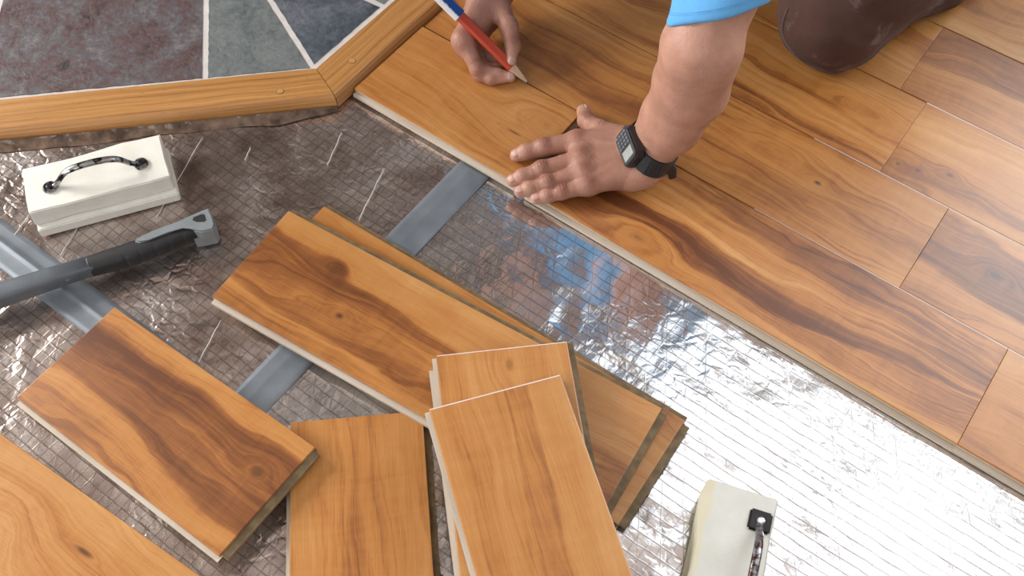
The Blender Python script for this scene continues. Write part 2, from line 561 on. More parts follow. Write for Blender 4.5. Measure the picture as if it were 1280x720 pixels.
# ------------------------------------------------------------------ foil underlayment
def foil_material(name, stops, crack=0.8, line_mix=0.75, cross=0.85, bd=0.0013, rg=0.13):
    n = NT(name)
    v, x, y, z = n.coords()
    wob = n.noise(v, 30, 2)
    wx = n.math('MULTIPLY_ADD', wob, 0.004, x)
    wy = n.math('MULTIPLY_ADD', wob, 0.004, y)

    def lines(c, pitch, w):
        fr = n.math('FRACT', n.math('DIVIDE', c, pitch))
        d = n.math('ABSOLUTE', n.math('SUBTRACT', fr, 0.5))
        return n.smooth(d, w, 0.0)
    l1 = lines(wy, 0.0135, 0.11)
    l2 = lines(wx, 0.0135, 0.10)
    dg = n.math('ADD', n.math('MULTIPLY', wx, 0.87), n.math('MULTIPLY', wy, 0.5))
    l3 = lines(dg, 0.025, 0.045)
    ln = n.math('MAXIMUM', l1, n.math('MAXIMUM', n.math('MULTIPLY', l2, cross), n.math('MULTIPLY', l3, 0.6)))
    vor = n.n('ShaderNodeTexVoronoi', feature='DISTANCE_TO_EDGE')
    dist = n.n('ShaderNodeVectorMath', operation='ADD')
    nz = n.n('ShaderNodeTexNoise')
    nz.inputs['Scale'].default_value = 40
    n.t.links.new(v, nz.inputs['Vector'])
    sc = n.n('ShaderNodeVectorMath', operation='SCALE')
    sc.inputs[3].default_value = 0.03
    n.t.links.new(nz.outputs[1], sc.inputs[0])
    n.t.links.new(v, dist.inputs[0])
    n.t.links.new(sc.outputs[0], dist.inputs[1])
    n.t.links.new(dist.outputs[0], vor.inputs['Vector'])
    vor.inputs['Scale'].default_value = 46
    cr = n.smooth(vor.outputs[0], 0.0, 0.25)
    big = n.noise(v, 26, 4, 0.6)
    fine = n.noise(v, 140, 3, 0.6)
    area_n = n.noise(v, 5.0, 2)
    amt = n.smooth(area_n, 0.35, 0.65)
    h = n.math('MULTIPLY', ln, 0.15)
    h = n.math('ADD', h, n.math('MULTIPLY', n.math('MULTIPLY', cr, amt), crack))
    h = n.math('ADD', h, n.math('MULTIPLY', big, 1.3))
    h = n.math('ADD', h, n.math('MULTIPLY', fine, 0.16))
    n.bump(h, 0.5, bd)
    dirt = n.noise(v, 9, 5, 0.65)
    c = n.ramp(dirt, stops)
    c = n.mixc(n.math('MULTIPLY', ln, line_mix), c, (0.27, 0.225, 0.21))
    n.col(c)
    n.b.inputs['Metallic'].default_value = 0.93
    n.put(n.b.inputs['Roughness'], n.math('MULTIPLY_ADD', dirt, 0.2, rg))
    return n.m


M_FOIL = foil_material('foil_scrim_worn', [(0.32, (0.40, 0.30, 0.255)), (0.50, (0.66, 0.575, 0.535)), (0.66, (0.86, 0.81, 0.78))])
M_FOIL2 = foil_material('foil_scrim', [(0.30, (0.60, 0.58, 0.575)), (0.5, (0.76, 0.745, 0.74)), (0.75, (0.84, 0.83, 0.83))], 0.35, 0.62, 0.5, 0.0009, 0.06)


def crinkle(x, y):
    a = mnoise.noise(Vector((x * 9, y * 9, 0.3)))
    b = 1 - abs(mnoise.noise(Vector((x * 24, y * 24, 4.1))))
    c = mnoise.noise(Vector((x * 60, y * 60, 8.2)))
    return 0.0013 * a + 0.0016 * (b - 0.75) + 0.0003 * c


def foil_sheet(x0, x1, y0, y1, z, label, mat, step=0.0052):
    nx, ny = int((x1 - x0) / step), int((y1 - y0) / step)
    V, F = [], []
    for j in range(ny + 1):
        for i in range(nx + 1):
            x, y = x0 + (x1 - x0) * i / nx, y0 + (y1 - y0) * j / ny
            h = crinkle(x, y)
            if y > -0.012:
                h = min(h, 0) * 0.5 - 0.0008
            V.append((x, y, z + h - 0.0004))
    for j in range(ny):
        for i in range(nx):
            a = j * (nx + 1) + i
            F.append((a, a + 1, a + nx + 2, a + nx + 1))
    o = mesh_obj('foil_underlayment', V, F, mat, smooth=True)
    tag(o, label, 'underlayment', 'foil underlayment sheets')
    return o


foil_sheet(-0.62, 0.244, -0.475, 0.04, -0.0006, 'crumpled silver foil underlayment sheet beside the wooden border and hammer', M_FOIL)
foil_sheet(0.246, 1.75, -0.475, 0.04, -0.0006, 'shiny silver foil underlayment sheet in front of the installed planks', M_FOIL2)
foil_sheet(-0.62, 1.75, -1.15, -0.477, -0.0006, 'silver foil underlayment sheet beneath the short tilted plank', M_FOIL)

# ---- duct tape
def tape_material():
    n = NT('duct_tape')
    v, x, y, z = n.coords()
    w = n.noise(n.xyz(n.math('MULTIPLY', x, 500), n.math('MULTIPLY', y, 500), 0.0), 1.0, 2)
    f = n.noise(v, 18, 3)
    n.col(n.ramp(f, [(0.3, (0.165, 0.190, 0.218)), (0.7, (0.240, 0.270, 0.300))]))
    n.b.inputs['Roughness'].default_value = 0.4
    n.b.inputs['Metallic'].default_value = 0.3
    n.bump(n.math('ADD', w, n.math('MULTIPLY', f, 3)), 0.12, 0.0006)
    return n.m


M_TAPE = tape_material()


def tape(p0, p1, half, label, ridge=0.0, ridge_h=0.0012):
    p0, p1 = Vector(p0), Vector(p1)
    t = (p1 - p0).normalized()
    s = Vector((-t.y, t.x, 0))
    n = int((p1 - p0).length / 0.006)
    us = [-1.0, -0.97, -0.7, -0.4, -0.2, -0.1, 0.0, 0.1, 0.2, 0.4, 0.7, 0.97, 1.0]
    V, F = [], []
    random.seed(4)
    for i in range(n + 1):
        p = p0 + (p1 - p0) * (i / n)
        for u in us:
            q = p + s * (u * half)
            h = 0.0016 + 0.35 * crinkle(q.x * 0.6, q.y * 0.6)
            h += ridge_h * math.exp(-((u - ridge) / 0.09) ** 2)
            h += 0.0007 * max(0, 1 - abs(u - ridge) / 0.5)
            if abs(u) == 1.0:
                h = -0.0002
            if q.y > -0.008:
                h = min(h, 0.0002) - 0.001
            V.append((q.x, q.y, h))
    m = len(us)
    for i in range(n):
        for k in range(m - 1):
            a = i * m + k
            F.append((a, a + m, a + m + 1, a + 1))
    o = mesh_obj('duct_tape', V, F, M_TAPE, smooth=True)
    tag(o, label, 'tape', 'duct tape strips')


tape((0.245, 0.02, 0), (0.245, -0.60, 0), 0.0252, 'grey duct tape strip running from the installed planks under the loose planks',
     ridge=-0.12, ridge_h=0.0003)
tape((-0.40, -0.475, 0), (0.40, -0.475, 0), 0.0262, 'grey duct tape strip with a bright raised crease, crossed by the hammer',
     ridge=0.05, ridge_h=0.0021)

# ---- glints off the foil's scrim, modelled as pale strands lying on it
M_GLINT = simple('scrim_glint', (0.62, 0.60, 0.57), 0.5)
for a, b, wh in (((-0.0932, -0.1903, 0.0016), (-0.0430, -0.3258, 0.0016), 'long white thread on dark foil beside the right end of the white block'),
                 ((-0.1247, -0.3707, 0.0016), (-0.0975, -0.4419, 0.0016), 'white thread on foil between the white block and the hammer'),
                 ((0.0553, -0.0653, 0.0016), (0.0784, -0.1220, 0.0016), 'short white thread on foil near the mitred corner of the oak border'),
                 ((0.1446, -0.0792, 0.0016), (0.1741, -0.1677, 0.0016), 'white thread on foil beside the golden plank and the duct tape'),
                 ((-0.0277, -0.1627, 0.0016), (-0.0179, -0.1840, 0.0016), 'very short white thread on foil in front of the oak border'),
                 ((0.1374, -0.3879, 0.0016), (0.1573, -0.4464, 0.0016), 'white thread on foil between the two dark-streaked loose planks'),
                 ((-0.1809, -0.4228, 0.0016), (-0.1693, -0.4562, 0.0016), 'white thread poking out from under the corner of the white block')):
    a, b = Vector(a), Vector(b)
    pts = []
    for k in range(9):
        p = a.lerp(b, k / 8)
        p.x += 0.0005 * math.sin(k * 1.7 + a.x * 50)
        p.z = 0.0012 + crinkle(p.x, p.y)
        pts.append(p)
    bm = bmesh.new()
    tube(bm, pts, 0.0007, 6)
    tag(bm_obj('glint', bm, M_GLINT, smooth=True), wh, 'glint', 'painted glints on the foil')

# ------------------------------------------------------------------ wooden border, slate
def oak_material(name, ang, seed):
    n = NT(name)
    v, x, y, z = n.coords()
    ca, sa = math.cos(ang), math.sin(ang)
    u = n.math('ADD', n.math('MULTIPLY', x, ca), n.math('MULTIPLY', y, sa))
    w = n.math('ADD', n.math('MULTIPLY', x, -sa), n.math('MULTIPLY', y, ca))
    wz = n.math('ADD', w, z)
    wz = n.math('MULTIPLY_ADD', n.noise(n.xyz(n.math('MULTIPLY', u, 4), n.math('MULTIPLY', w, 12), seed), 1.0, 2), 0.02, wz)
    g = n.noise(n.xyz(n.math('MULTIPLY', u, 3), n.math('MULTIPLY', wz, 170), seed), 1.0, 3)
    p = n.noise(n.xyz(n.math('MULTIPLY', u, 70), n.math('MULTIPLY', wz, 800), seed + 3), 1.0, 2)
    c = n.ramp(g, [(0.25, (0.26, 0.112, 0.030)), (0.5, (0.44, 0.210, 0.062)), (0.8, (0.56, 0.300, 0.105))])
    c = n.mixc(n.math('MULTIPLY', n.smooth(p, 0.62, 0.72), 0.55), c, (0.13, 0.055, 0.02))
    n.col(c)
    n.b.inputs['Roughness'].default_value = 0.42
    n.b.inputs['Coat Weight'].default_value = 0.2
    n.bump(p, 0.1, 0.0005)
    return n.m


BW = 0.0605                                   # border width
BI = Vector((-0.0385, -0.0095, 0))            # inner corner
BO = BI + Vector((1, -0.4142, 0)) * BW        # outer corner
BT = 0.0235                                   # border top


def border(name, p_in, p_out, q_in, q_out, mat, nrm):
    """board between two end cuts with a rounded outer edge"""
    prof = [(0.0, 0.0), (0.0, BT), (0.80, BT), (0.88, BT - 0.0012), (0.94, BT - 0.004), (0.98, BT - 0.008), (1.0, BT - 0.013), (1.0, 0.004), (0.965, 0.0)]
    bm = bmesh.new()
    ra = [bm.verts.new(Vector(p_in).lerp(Vector(p_out), u) + Vector((0, 0, z))) for u, z in prof]
    rb = [bm.verts.new(Vector(q_in).lerp(Vector(q_out), u) + Vector((0, 0, z))) for u, z in prof]
    n = len(prof)
    for i in range(n):
        bm.faces.new((ra[i], ra[(i + 1) % n], rb[(i + 1) % n], rb[i]))
    bm.faces.new(ra[::-1])
    bm.faces.new(rb)
    o = bm_obj(name, bm, mat)
    return struct(o)


d1 = Vector((-1, -1.0, 0)).normalized()
n1 = Vector((1, -1.0, 0)).normalized()
M_OAK1 = oak_material('oak_border', math.radians(45), 1.0)
M_OAK2 = oak_material('oak_border_side', math.radians(90), 6.0)
M_PLUG = simple('oak_plug', (0.50, 0.27, 0.10), 0.5, vscale=200)
M_PLUGRIM = simple('plug_rim', (0.16, 0.07, 0.025), 0.6)
e = d1 * 0.0006
t1 = border('trim_1', BI + d1 * 1.0, BI + d1 * 1.0 + n1 * BW, BI + e, BO + e, M_OAK1, n1)
t1['label'] = 'oak border board with a round plug, running beside the white block'
t2 = border('trim_2', BI + Vector((0, 0.0004, 0)), BO + Vector((0, 0.0004, 0)),
            BI + Vector((0, 0.95, 0)), BI + Vector((BW, 0.95, 0)), M_OAK2, Vector((1, 0, 0)))
t2['label'] = 'mitred oak border board butting against the installed planks'
for par, pos in ((t1, (-0.0498, -0.0734, 0.0235)), (t2, (-0.0073, 0.0333, 0.0235))):
    bm = bmesh.new()
    tube(bm, [Vector(pos) - Vector((0, 0, 0.004)), Vector(pos) + Vector((0, 0, 0.0003))], 0.0056, 20, up=Vector((1, 0, 0)))
    rim = bm_obj('plug_rim', bm, M_PLUGRIM, par)
    bm = bmesh.new()
    tube(bm, [Vector(pos) - Vector((0, 0, 0.004)), Vector(pos) + Vector((0, 0, 0.0006))], 0.0049, 20, up=Vector((1, 0, 0)))
    bm_obj('wood_plug', bm, M_PLUG, par)


def slate_material(name, cols, seed):
    n = NT(name)
    v, x, y, z = n.coords()
    off = n.n('ShaderNodeVectorMath', operation='ADD')
    n.t.links.new(v, off.inputs[0])
    off.inputs[1].default_value = (seed, seed * 2.3, 0)
    p = off.outputs[0]
    a = n.noise(p, 11, 6, 0.66, 0.8)
    b = n.noise(p, 62, 6, 0.76, 0.3)
    f = n.math('ADD', n.math('ADD', n.math('MULTIPLY', a, 0.46), n.math('MULTIPLY', b, 0.36)), n.math('MULTIPLY', n.noise(p, 130, 3), 0.18))
    c = n.ramp(f, [(0.39, cols[0]), (0.465, cols[1]), (0.53, cols[2]), (0.62, cols[3])])
    n.col(c)
    n.b.inputs['Roughness'].default_value = 0.5
    h = n.math('ADD', n.noise(p, 24, 5, 0.6, 1.0), n.math('MULTIPLY', n.noise(p, 110, 3), 0.25))
    n.bump(h, 0.6, 0.004)
    return n.m


M_GROUT = simple('grout', (0.60, 0.57, 0.55), 0.9, bump_scale=300)
ST = 0.0218                                     # slate top
hearth = empty('slate_flooring', (-0.4, 0.1, 0))
tag(hearth, 'slate tiles in pale grout inside the oak border', 'slate floor')
bpy.context.view_layer.update()


def hpart(o):
    mw = o.matrix_world.copy()
    o.parent = hearth
    o.matrix_parent_inverse = hearth.matrix_world.inverted()
    return o


bm = bmesh.new()
far = Vector((-1.2, 0.9, 0))
grout_poly = [BI + d1 * 1.0 - n1 * 0.0004, BI + Vector((-0.0004, 0, 0)), BI + Vector((-0.0004, 0.95, 0)), Vector((-1.5, 0.93, 0)), Vector((-1.5, -0.7, 0))]
prism(bm, [(p.x, p.y) for p in grout_poly], 0.0, ST - 0.0010)
hpart(bm_obj('grout_bed', bm, M_GROUT))
SL1 = slate_material('slate_purple', [(0.040, 0.034, 0.038), (0.105, 0.064, 0.062), (0.105, 0.100, 0.112), (0.21, 0.185, 0.175)], 1)
SL2 = slate_material('slate_green', [(0.085, 0.105, 0.105), (0.135, 0.155, 0.155), (0.17, 0.19, 0.19), (0.22, 0.23, 0.22)], 7)
SL3 = slate_material('slate_blue', [(0.035, 0.045, 0.058), (0.06, 0.075, 0.095), (0.09, 0.105, 0.13), (0.15, 0.16, 0.18)], 13)


def clip(poly, p, nrm):
    """keep the side of the line through p that nrm points to"""
    out = []
    for i in range(len(poly)):
        a, b = poly[i], poly[(i + 1) % len(poly)]
        da, db = (a - p).dot(nrm), (b - p).dot(nrm)
        if da >= 0:
            out.append(a)
        if da * db < 0:
            out.append(a + (b - a) * (da / (da - db)))
    return out


def slate(poly, mat, seed):
    random.seed(seed)
    bm = bmesh.new()
    # resample the outline with a little chipping
    pts = []
    cen = sum(poly, Vector((0, 0, 0))) / len(poly)
    for i in range(len(poly)):
        a, b = poly[i], poly[(i + 1) % len(poly)]
        m = max(1, int((b - a).length / 0.008))
        for k in range(m):
            p = a.lerp(b, k / m)
            if k:
                p = p + (cen - p).normalized() * (0.0012 * random.random())
            pts.append(p)
    top, lo, hi = prism(bm, [(p.x, p.y) for p in pts], 0.001, ST)
    o = hpart(bm_obj('tile', bm, mat))
    return o


def side_of(a, b):
    """(midpoint, normal) of a grout line; the normal points to its right-hand side going a to b"""
    a, b = Vector(a), Vector(b)
    a.z = b.z = 0
    d = (b - a).normalized()
    return a, Vector((d.y, -d.x, 0))


quad = [BI + d1 * 1.0 - n1 * 0.010, BI + Vector((-0.010, -0.0042, 0)), BI + Vector((-0.010, 0.95, 0)), Vector((-1.5, 0.93, 0)), Vector((-1.5, -0.7, 0))]
ga, gan = side_of((-0.2719, 0.0008, 0.0165), (-0.1572, -0.1154, 0.0165))
gb, gbn = side_of((-0.1967, 0.0582, 0.0165), (-0.0443, -0.0101, 0.0165))
gc, gcn = side_of((-0.0815, 0.1461, 0.0165), (-0.0297, 0.1505, 0.0165))
gd, gdn = side_of((-0.5159, -0.1853, 0.0165), (-0.4720, -0.2373, 0.0165))
HG = 0.0043
slate(clip(clip(quad, ga + gan * HG, gan), gd - gdn * HG, -gdn), SL1, 1)
slate(clip(clip(quad, gd + gdn * HG, gdn), ga + gan * HG, gan), SL3, 5)
slate(clip(clip(quad, ga - gan * HG, -gan), gb + gbn * HG, gbn), SL2, 2)
slate(clip(clip(quad, gb - gbn * HG, -gbn), gc + gcn * HG, gcn), SL3, 3)
slate(clip(clip(quad, gb - gbn * HG, -gbn), gc - gcn * HG, -gcn), SL2, 4)

# ---- film strip squeezed out along the border
nfm = NT('brown_film')
v, x, y, z = nfm.coords()
nfm.col(nfm.ramp(nfm.noise(v, 40, 4), [(0.35, (0.06, 0.038, 0.027)), (0.7, (0.23, 0.155, 0.11))]))
nfm.b.inputs['Roughness'].default_value = 0.22
nfm.bump(nfm.noise(v, 70, 3), 0.5, 0.003)
V, F = [], []
N = 150
for i in range(N + 1):
    s = i / N
    base = BO + d1 * (0.62 * (1 - s) - 0.0)
    for k in range(6):
        u = k / 5
        w = (0.017 + 0.007 * mnoise.noise(Vector((s * 9, 1.5, 0)))) * min(1, (1 - s) * 6 + 0.15)
        q = base + n1 * (0.001 + u * w)
        z = 0.0012 * (1 - u) + 0.006 * (1 - u) ** 2 + 0.0040 * mnoise.noise(Vector((s * 55, u * 3, 2))) * math.sin(u * 3.1) ** 0.5
        if k == 5:
            z = 0.0002
        V.append((q.x, q.y, max(z, 0.0002)))
for i in range(N):
    for k in range(5):
        a = i * 6 + k
        F.append((a, a + 1, a + 7, a + 6))
o = mesh_obj('plastic_film', V, F, nfm.m, smooth=True)
tag(o, 'rumpled brown plastic film strip along the foot of the oak border', 'film')

# ------------------------------------------------------------------ white tapping blocks
def foam_material(name, stain):
    n = NT(name)
    v, x, y, z = n.coords()
    f = n.noise(v, 30, 4)
    c = n.ramp(f, [(0.3, (0.56, 0.56, 0.51)), (0.7, (0.63, 0.63, 0.585))] if stain else [(0.3, (0.74, 0.73, 0.66)), (0.7, (0.83, 0.82, 0.76))])
    if stain:
        w = n.math('MULTIPLY_ADD', n.math('SUBTRACT', n.noise(n.xyz(n.math('MULTIPLY', x, 20), 0.0, 2.0), 1.0, 3), 0.5), 0.022, y)
        m = n.math('MULTIPLY', n.smooth(w, -0.0275, -0.0335), 0.55)
        c = n.mixc(m, c, (0.62, 0.55, 0.33))
    n.col(c)
    n.b.inputs['Roughness'].default_value = 0.55
    n.b.inputs['Subsurface Weight'].default_value = 0.15
    n.b.inputs['Subsurface Radius'].default_value = (0.01, 0.008, 0.006)
    n.bump(n.noise(v, 240, 3), 0.25, 0.0006)
    return n.m


M_CHROME = simple('worn_chrome', (0.55, 0.56, 0.58), 0.18, 1.0, var=0.1)
n = NT('pitted_chrome')
v, x, y, z = n.coords()
f = n.noise(v, 95, 3)
n.col(n.ramp(f, [(0.44, (0.025, 0.027, 0.03)), (0.52, (0.45, 0.46, 0.48))]))
n.b.inputs['Metallic'].default_value = 0.85
n.b.inputs['Roughness'].default_value = 0.22
M_PIT = n.m
M_DARKMETAL = simple('dark_metal', (0.03, 0.028, 0.028), 0.35, 0.7, var=0.3)
M_BARK = NT('rusty_bar')
v, x, y, z = M_BARK.coords()
f = M_BARK.noise(v, 110, 4, 0.6)
M_BARK.col(M_BARK.ramp(f, [(0.42, (0.05, 0.025, 0.02)), (0.55, (0.34, 0.34, 0.35))]))
M_BARK.b.inputs['Metallic'].default_value = 0.8
M_BARK.b.inputs['Roughness'].default_value = 0.3
M_BARK = M_BARK.m


def tapping_block(label, stain, square_plate, handle_y):
    """length along x (0.18), width along y (0.078); origin under its centre"""
    t = empty('tapping_block')
    tag(t, label, 'block', 'white tapping blocks')
    mat = foam_material('foam_stained' if stain else 'foam', stain)
    L2, W2, H = 0.0905, 0.039, 0.043
    bm = bmesh.new()
    add_box(bm, -L2, L2, -W2, W2, 0.017, H)
    bmesh.ops.subdivide_edges(bm, edges=bm.edges[:], cuts=6, use_grid_fill=True)
    for vv in bm.verts:
        nn = mnoise.noise(vv.co * 30 + Vector((7 if stain else 0, 0, 0)))
        vv.co += Vector((0.0012 * nn, 0.0016 * nn, 0.0003 * nn))
        if not stain and vv.co.y > 0.03 and vv.co.z > 0.04:
            vv.co.z -= 0.0004
            vv.co.y += 0.0020 * math.sin(vv.co.x * 40)
        if stain and vv.co.y < -0.03:
            vv.co.y += 0.0035 * math.sin(vv.co.x * 45 + 1) - 0.001
    bmesh.ops.bevel(bm, geom=[e for e in bm.edges if len(e.link_faces) == 2 and e.calc_face_angle(0) > 1.0], offset=0.0016, segments=2, affect='EDGES')
    bm_obj('upper_block', bm, mat, t, smooth=False)
    bm = bmesh.new()
    add_box(bm, -L2 + 0.001, L2 + 0.003, -W2 - (0.002 if stain else 0.009), W2 - 0.002, 0.0012, 0.0165)
    bmesh.ops.bevel(bm, geom=bm.edges[:], offset=0.0016, segments=2, affect='EDGES')
    bm_obj('base_slab', bm, foam_material('foam_base', stain), t)
    # bow handle
    ha = 0.0545
    arc = catmull([(-ha, handle_y, H + 0.003), (-ha + 0.008, handle_y, H + 0.008), (-0.030, handle_y, H + 0.023), (0.0, handle_y, H + 0.027),
                   (0.030, handle_y, H + 0.023), (ha - 0.008, handle_y, H + 0.008), (ha, handle_y, H + 0.003)], 6)
    m = len(arc)
    rad = [0.0035 + 0.0016 * math.sin(math.pi * i / (m - 1)) for i in range(m)]
    bm = bmesh.new()
    tube(bm, arc, rad, 12, flat=0.7)
    hd = bm_obj('handle', bm, M_BARK if square_plate else M_PIT, t, smooth=True)
    hd['label'] = 'bow handle with flaking dark plating'
    for s in (-1, 1):
        bm = bmesh.new()
        cx = s * (ha + 0.004)
        if square_plate:
            add_box(bm, cx - 0.0125, cx + 0.0125, handle_y - 0.0125, handle_y + 0.0125, H - 0.001, H + 0.0035)
            bmesh.ops.bevel(bm, geom=bm.edges[:], offset=0.0022, segments=2, affect='EDGES')
            pm = M_DARKMETAL
        else:
            tube(bm, [(cx, handle_y, H - 0.001), (cx, handle_y, H + 0.002), (cx, handle_y, H + 0.0042), (cx, handle_y, H + 0.0042)],
                 [0.0095, 0.0095, 0.0082, 0.0078], 20, up=Vector((1, 0, 0)))
            pm = M_PIT
        f = bm_obj('foot_plate', bm, pm, hd)
        bm = bmesh.new()
        z0 = H + (0.0035 if square_plate else 0.0040)
        tube(bm, [(cx, handle_y, z0 - 0.001), (cx, handle_y, z0 + 0.0012), (cx, handle_y, z0 + 0.0018)], [0.0048, 0.0046, 0.003], 16, up=Vector((1, 0, 0)))
        bm_obj('screw', bm, M_CHROME if square_plate else M_DARKMETAL, hd)
    return t


tb = tapping_block('white foam tapping block with a pitted chrome bow handle, lying beside the hammer', False, False, -0.006)
tb.location = (-0.1285, -0.3365, 0.0)
tb.rotation_euler = (0, 0, R(56.5))
tb2 = tapping_block('white stained tapping block with black square handle plates, on the bright foil', True, True, 0.024)
tb2.location = (0.8035, -0.2975, 0.0)
tb2.rotation_euler = (0, 0, R(-72))

# ------------------------------------------------------------------ hammer
M_HGREY = simple('hammer_grey', (0.115, 0.132, 0.150), 0.42, 0.2, bump_scale=200, bump_s=0.1)
M_HINLAY = simple('hammer_inlay', (0.21, 0.235, 0.25), 0.5, 0.0, bump_scale=150)
M_RUBBER = simple('black_rubber', (0.015, 0.016, 0.018), 0.5, 0.0, bump_scale=160, bump_s=0.3)
M_STEEL = simple('hammer_steel', (0.30, 0.30, 0.31), 0.35, 1.0)
hz = 0.030
HA = Vector((-0.0910, -0.5292, 0.0300))
HB = Vector((0.0372, -0.2979, 0.0300))
hdir = (HB - HA).normalized()
hside = Vector((-hdir.y, hdir.x, 0))      # towards the white block
HL = (HB - HA).length
ham = empty('hammer', (HA.x, HA.y, 0))
ham.rotation_euler = (0, 0, math.atan2(hdir.y, hdir.x))
tag(ham, 'hammer with grey shaft and black rubber grip lying across duct tape', 'hammer')


def lathe_bar(bm, secs, seg=20, power=2.6):
    """secs: (x, y centre, half width, z centre, half height) superellipse sections along x"""
    rings = []
    for x, yc, hw, zc, hh in secs:
        ring = []
        for k in range(seg):
            a = 2 * math.pi * k / seg
            c, s = math.cos(a), math.sin(a)
            ring.append(bm.verts.new((x, yc + hw * math.copysign(abs(c) ** (2 / power), c),
                                      zc + hh * math.copysign(abs(s) ** (2 / power), s))))
        rings.append(ring)
    for i in range(len(rings) - 1):
        for k in range(seg):
            bm.faces.new((rings[i][k], rings[i][(k + 1) % seg], rings[i + 1][(k + 1) % seg], rings[i + 1][k]))
    bm.faces.new(rings[0][::-1])
    bm.faces.new(rings[-1])


bm = bmesh.new()
lathe_bar(bm, [(-0.075, 0, 0.0145, 0.024, 0.0115), (0.0, 0.0, 0.0145, 0.0235, 0.0115), (0.06, 0.0, 0.0130, 0.0225, 0.0110),
               (HL * 0.45, 0.0, 0.0118, 0.021, 0.010)], 24, 4.0)
bm_obj('shaft', bm, M_HGREY, ham, smooth=True)
bm = bmesh.new()
tube(bm, [(0.078, -0.011, 0.026), (0.078, -0.0125, 0.0265)], 0.0025, 12)
bm_obj('rivet', bm, M_STEEL, ham)
g0 = HL * 0.40
gs = []
for i in range(73):
    s = i / 72
    x = g0 + (HL * 0.965 - g0) * s
    hw = 0.0125 + 0.0030 * math.sin(math.pi * min(1, s * 1.25)) - 0.0010 * s
    if i % 9 == 4 and 14 < i < 70:
        hw -= 0.0016
    if i == 0:
        hw = 0.0105
    gs.append((x, -0.002 * math.sin(math.pi * s), hw, 0.020 - 0.001 * s, 0.0125 + 0.001 * math.sin(math.pi * s)))
bm = bmesh.new()
lathe_bar(bm, gs, 24, 2.6)
bm_obj('grip', bm, M_RUBBER, ham, smooth=True)
# grey inlay tapering out of the flared, pierced butt end
outline = [(HL * 0.64, 0.004), (HL * 0.655, 0.0000), (HL * 0.70, -0.0012), (HL * 0.80, 0.0005), (HL * 0.87, 0.001), (HL * 0.905, -0.004), (HL * 0.92, -0.012),
           (HL * 0.945, -0.0165), (HL * 1.0, -0.0185), (HL * 1.018, -0.012), (HL * 1.022, 0.004), (HL * 1.015, 0.017), (HL * 0.985, 0.0175), (HL * 0.94, 0.0145),
           (HL * 0.86, 0.0115), (HL * 0.75, 0.0105), (HL * 0.68, 0.0095), (HL * 0.65, 0.0075)]
bm = bmesh.new()
prism(bm, outline, 0.020, 0.0352)
bmesh.ops.bevel(bm, geom=[e for e in bm.edges if all(vv.co.z > 0.03 for vv in e.verts)], offset=0.0018, segments=2, affect='EDGES')
inl = bm_obj('inlay', bm, M_HINLAY, ham)
bm = bmesh.new()
butt = [(HL * 0.90, -0.0135), (HL * 0.945, -0.0165), (HL * 1.0, -0.0185), (HL * 1.018, -0.012), (HL * 1.022, 0.004), (HL * 1.015, 0.017),
        (HL * 0.985, 0.0175), (HL * 0.94, 0.0145), (HL * 0.90, 0.0128)]
prism(bm, butt, 0.004, 0.0205)
bm_obj('butt', bm, M_HINLAY, ham)
bm = bmesh.new()
prism(bm, [(HL * 0.925, 0.0095), (HL * 0.93, 0.002), (HL * 0.985, -0.004), (HL * 0.988, 0.0105)], 0.030, 0.0356)
bmesh.ops.bevel(bm, geom=[e for e in bm.edges if abs(e.verts[0].co.z - e.verts[1].co.z) > 0.001], offset=0.002, segments=2, affect='EDGES')
bm_obj('hanging_hole', bm, M_RUBBER, ham)
# head (beyond the frame)
bm = bmesh.new()
lathe_bar(bm, [(-0.105, 0, 0.016, 0.024, 0.014), (-0.075, 0, 0.016, 0.024, 0.014)], 16, 4)
bm_obj('head_socket', bm, M_STEEL, ham)
bm = bmesh.new()
tube(bm, [(-0.09, 0.012, 0.024), (-0.09, 0.032, 0.024), (-0.09, 0.034, 0.024), (-0.09, 0.055, 0.024), (-0.09, 0.057, 0.024)],
     [0.013, 0.012, 0.0155, 0.0155, 0.0140], 20)
bm_obj('striking_face', bm, M_STEEL, ham)
bm = bmesh.new()
for s in (-1, 1):
    tube(bm, [(-0.09 + s * 0.004, -0.010, 0.024), (-0.09 + s * 0.009, -0.04, 0.022), (-0.09 + s * 0.013, -0.075, 0.012)], [0.010, 0.008, 0.004], 12)
bm_obj('claw', bm, M_STEEL, ham)

# ------------------------------------------------------------------ carpenter's pencil
M_RED = simple('red_paint', (0.52, 0.060, 0.022), 0.35, var=0.06)
M_BLUE = NT('blue_print')
v, x, y, z = M_BLUE.coords()
f = M_BLUE.noise(v, 220, 3)
side = M_BLUE.smooth(M_BLUE.math('MULTIPLY_ADD', f, 0.006, y), -0.0012, -0.0022)
inside = M_BLUE.smooth(z, 0.130, 0.136)
M_BLUE.col(M_BLUE.mixc(M_BLUE.math('MULTIPLY', side, inside), (0.012, 0.065, 0.30), (0.75, 0.76, 0.80)))
M_BLUE.b.inputs['Roughness'].default_value = 0.35
M_BLUE = M_BLUE.m
M_PWOOD = simple('pencil_wood', (0.62, 0.45, 0.31), 0.7, var=0.1)
M_LEAD = simple('graphite', (0.03, 0.03, 0.03), 0.4)
pT = Vector((0.2206, 0.1566, 0.0178))
pE = Vector((0.0835, 0.1394, 0.1120))
pu = (pE - pT).normalized()
to_cam = (Vector((0.794, -0.710, 1.114)) - pT).normalized()
pw = pu.cross(to_cam).normalized()                 # across the wide face
pn = pw.cross(pu).normalized()                     # wide face normal
pn2 = (Matrix.Rotation(R(28), 3, pu) @ pn)
pw2 = pu.cross(pn2).normalized()
pen = empty('carpenter_pencil')
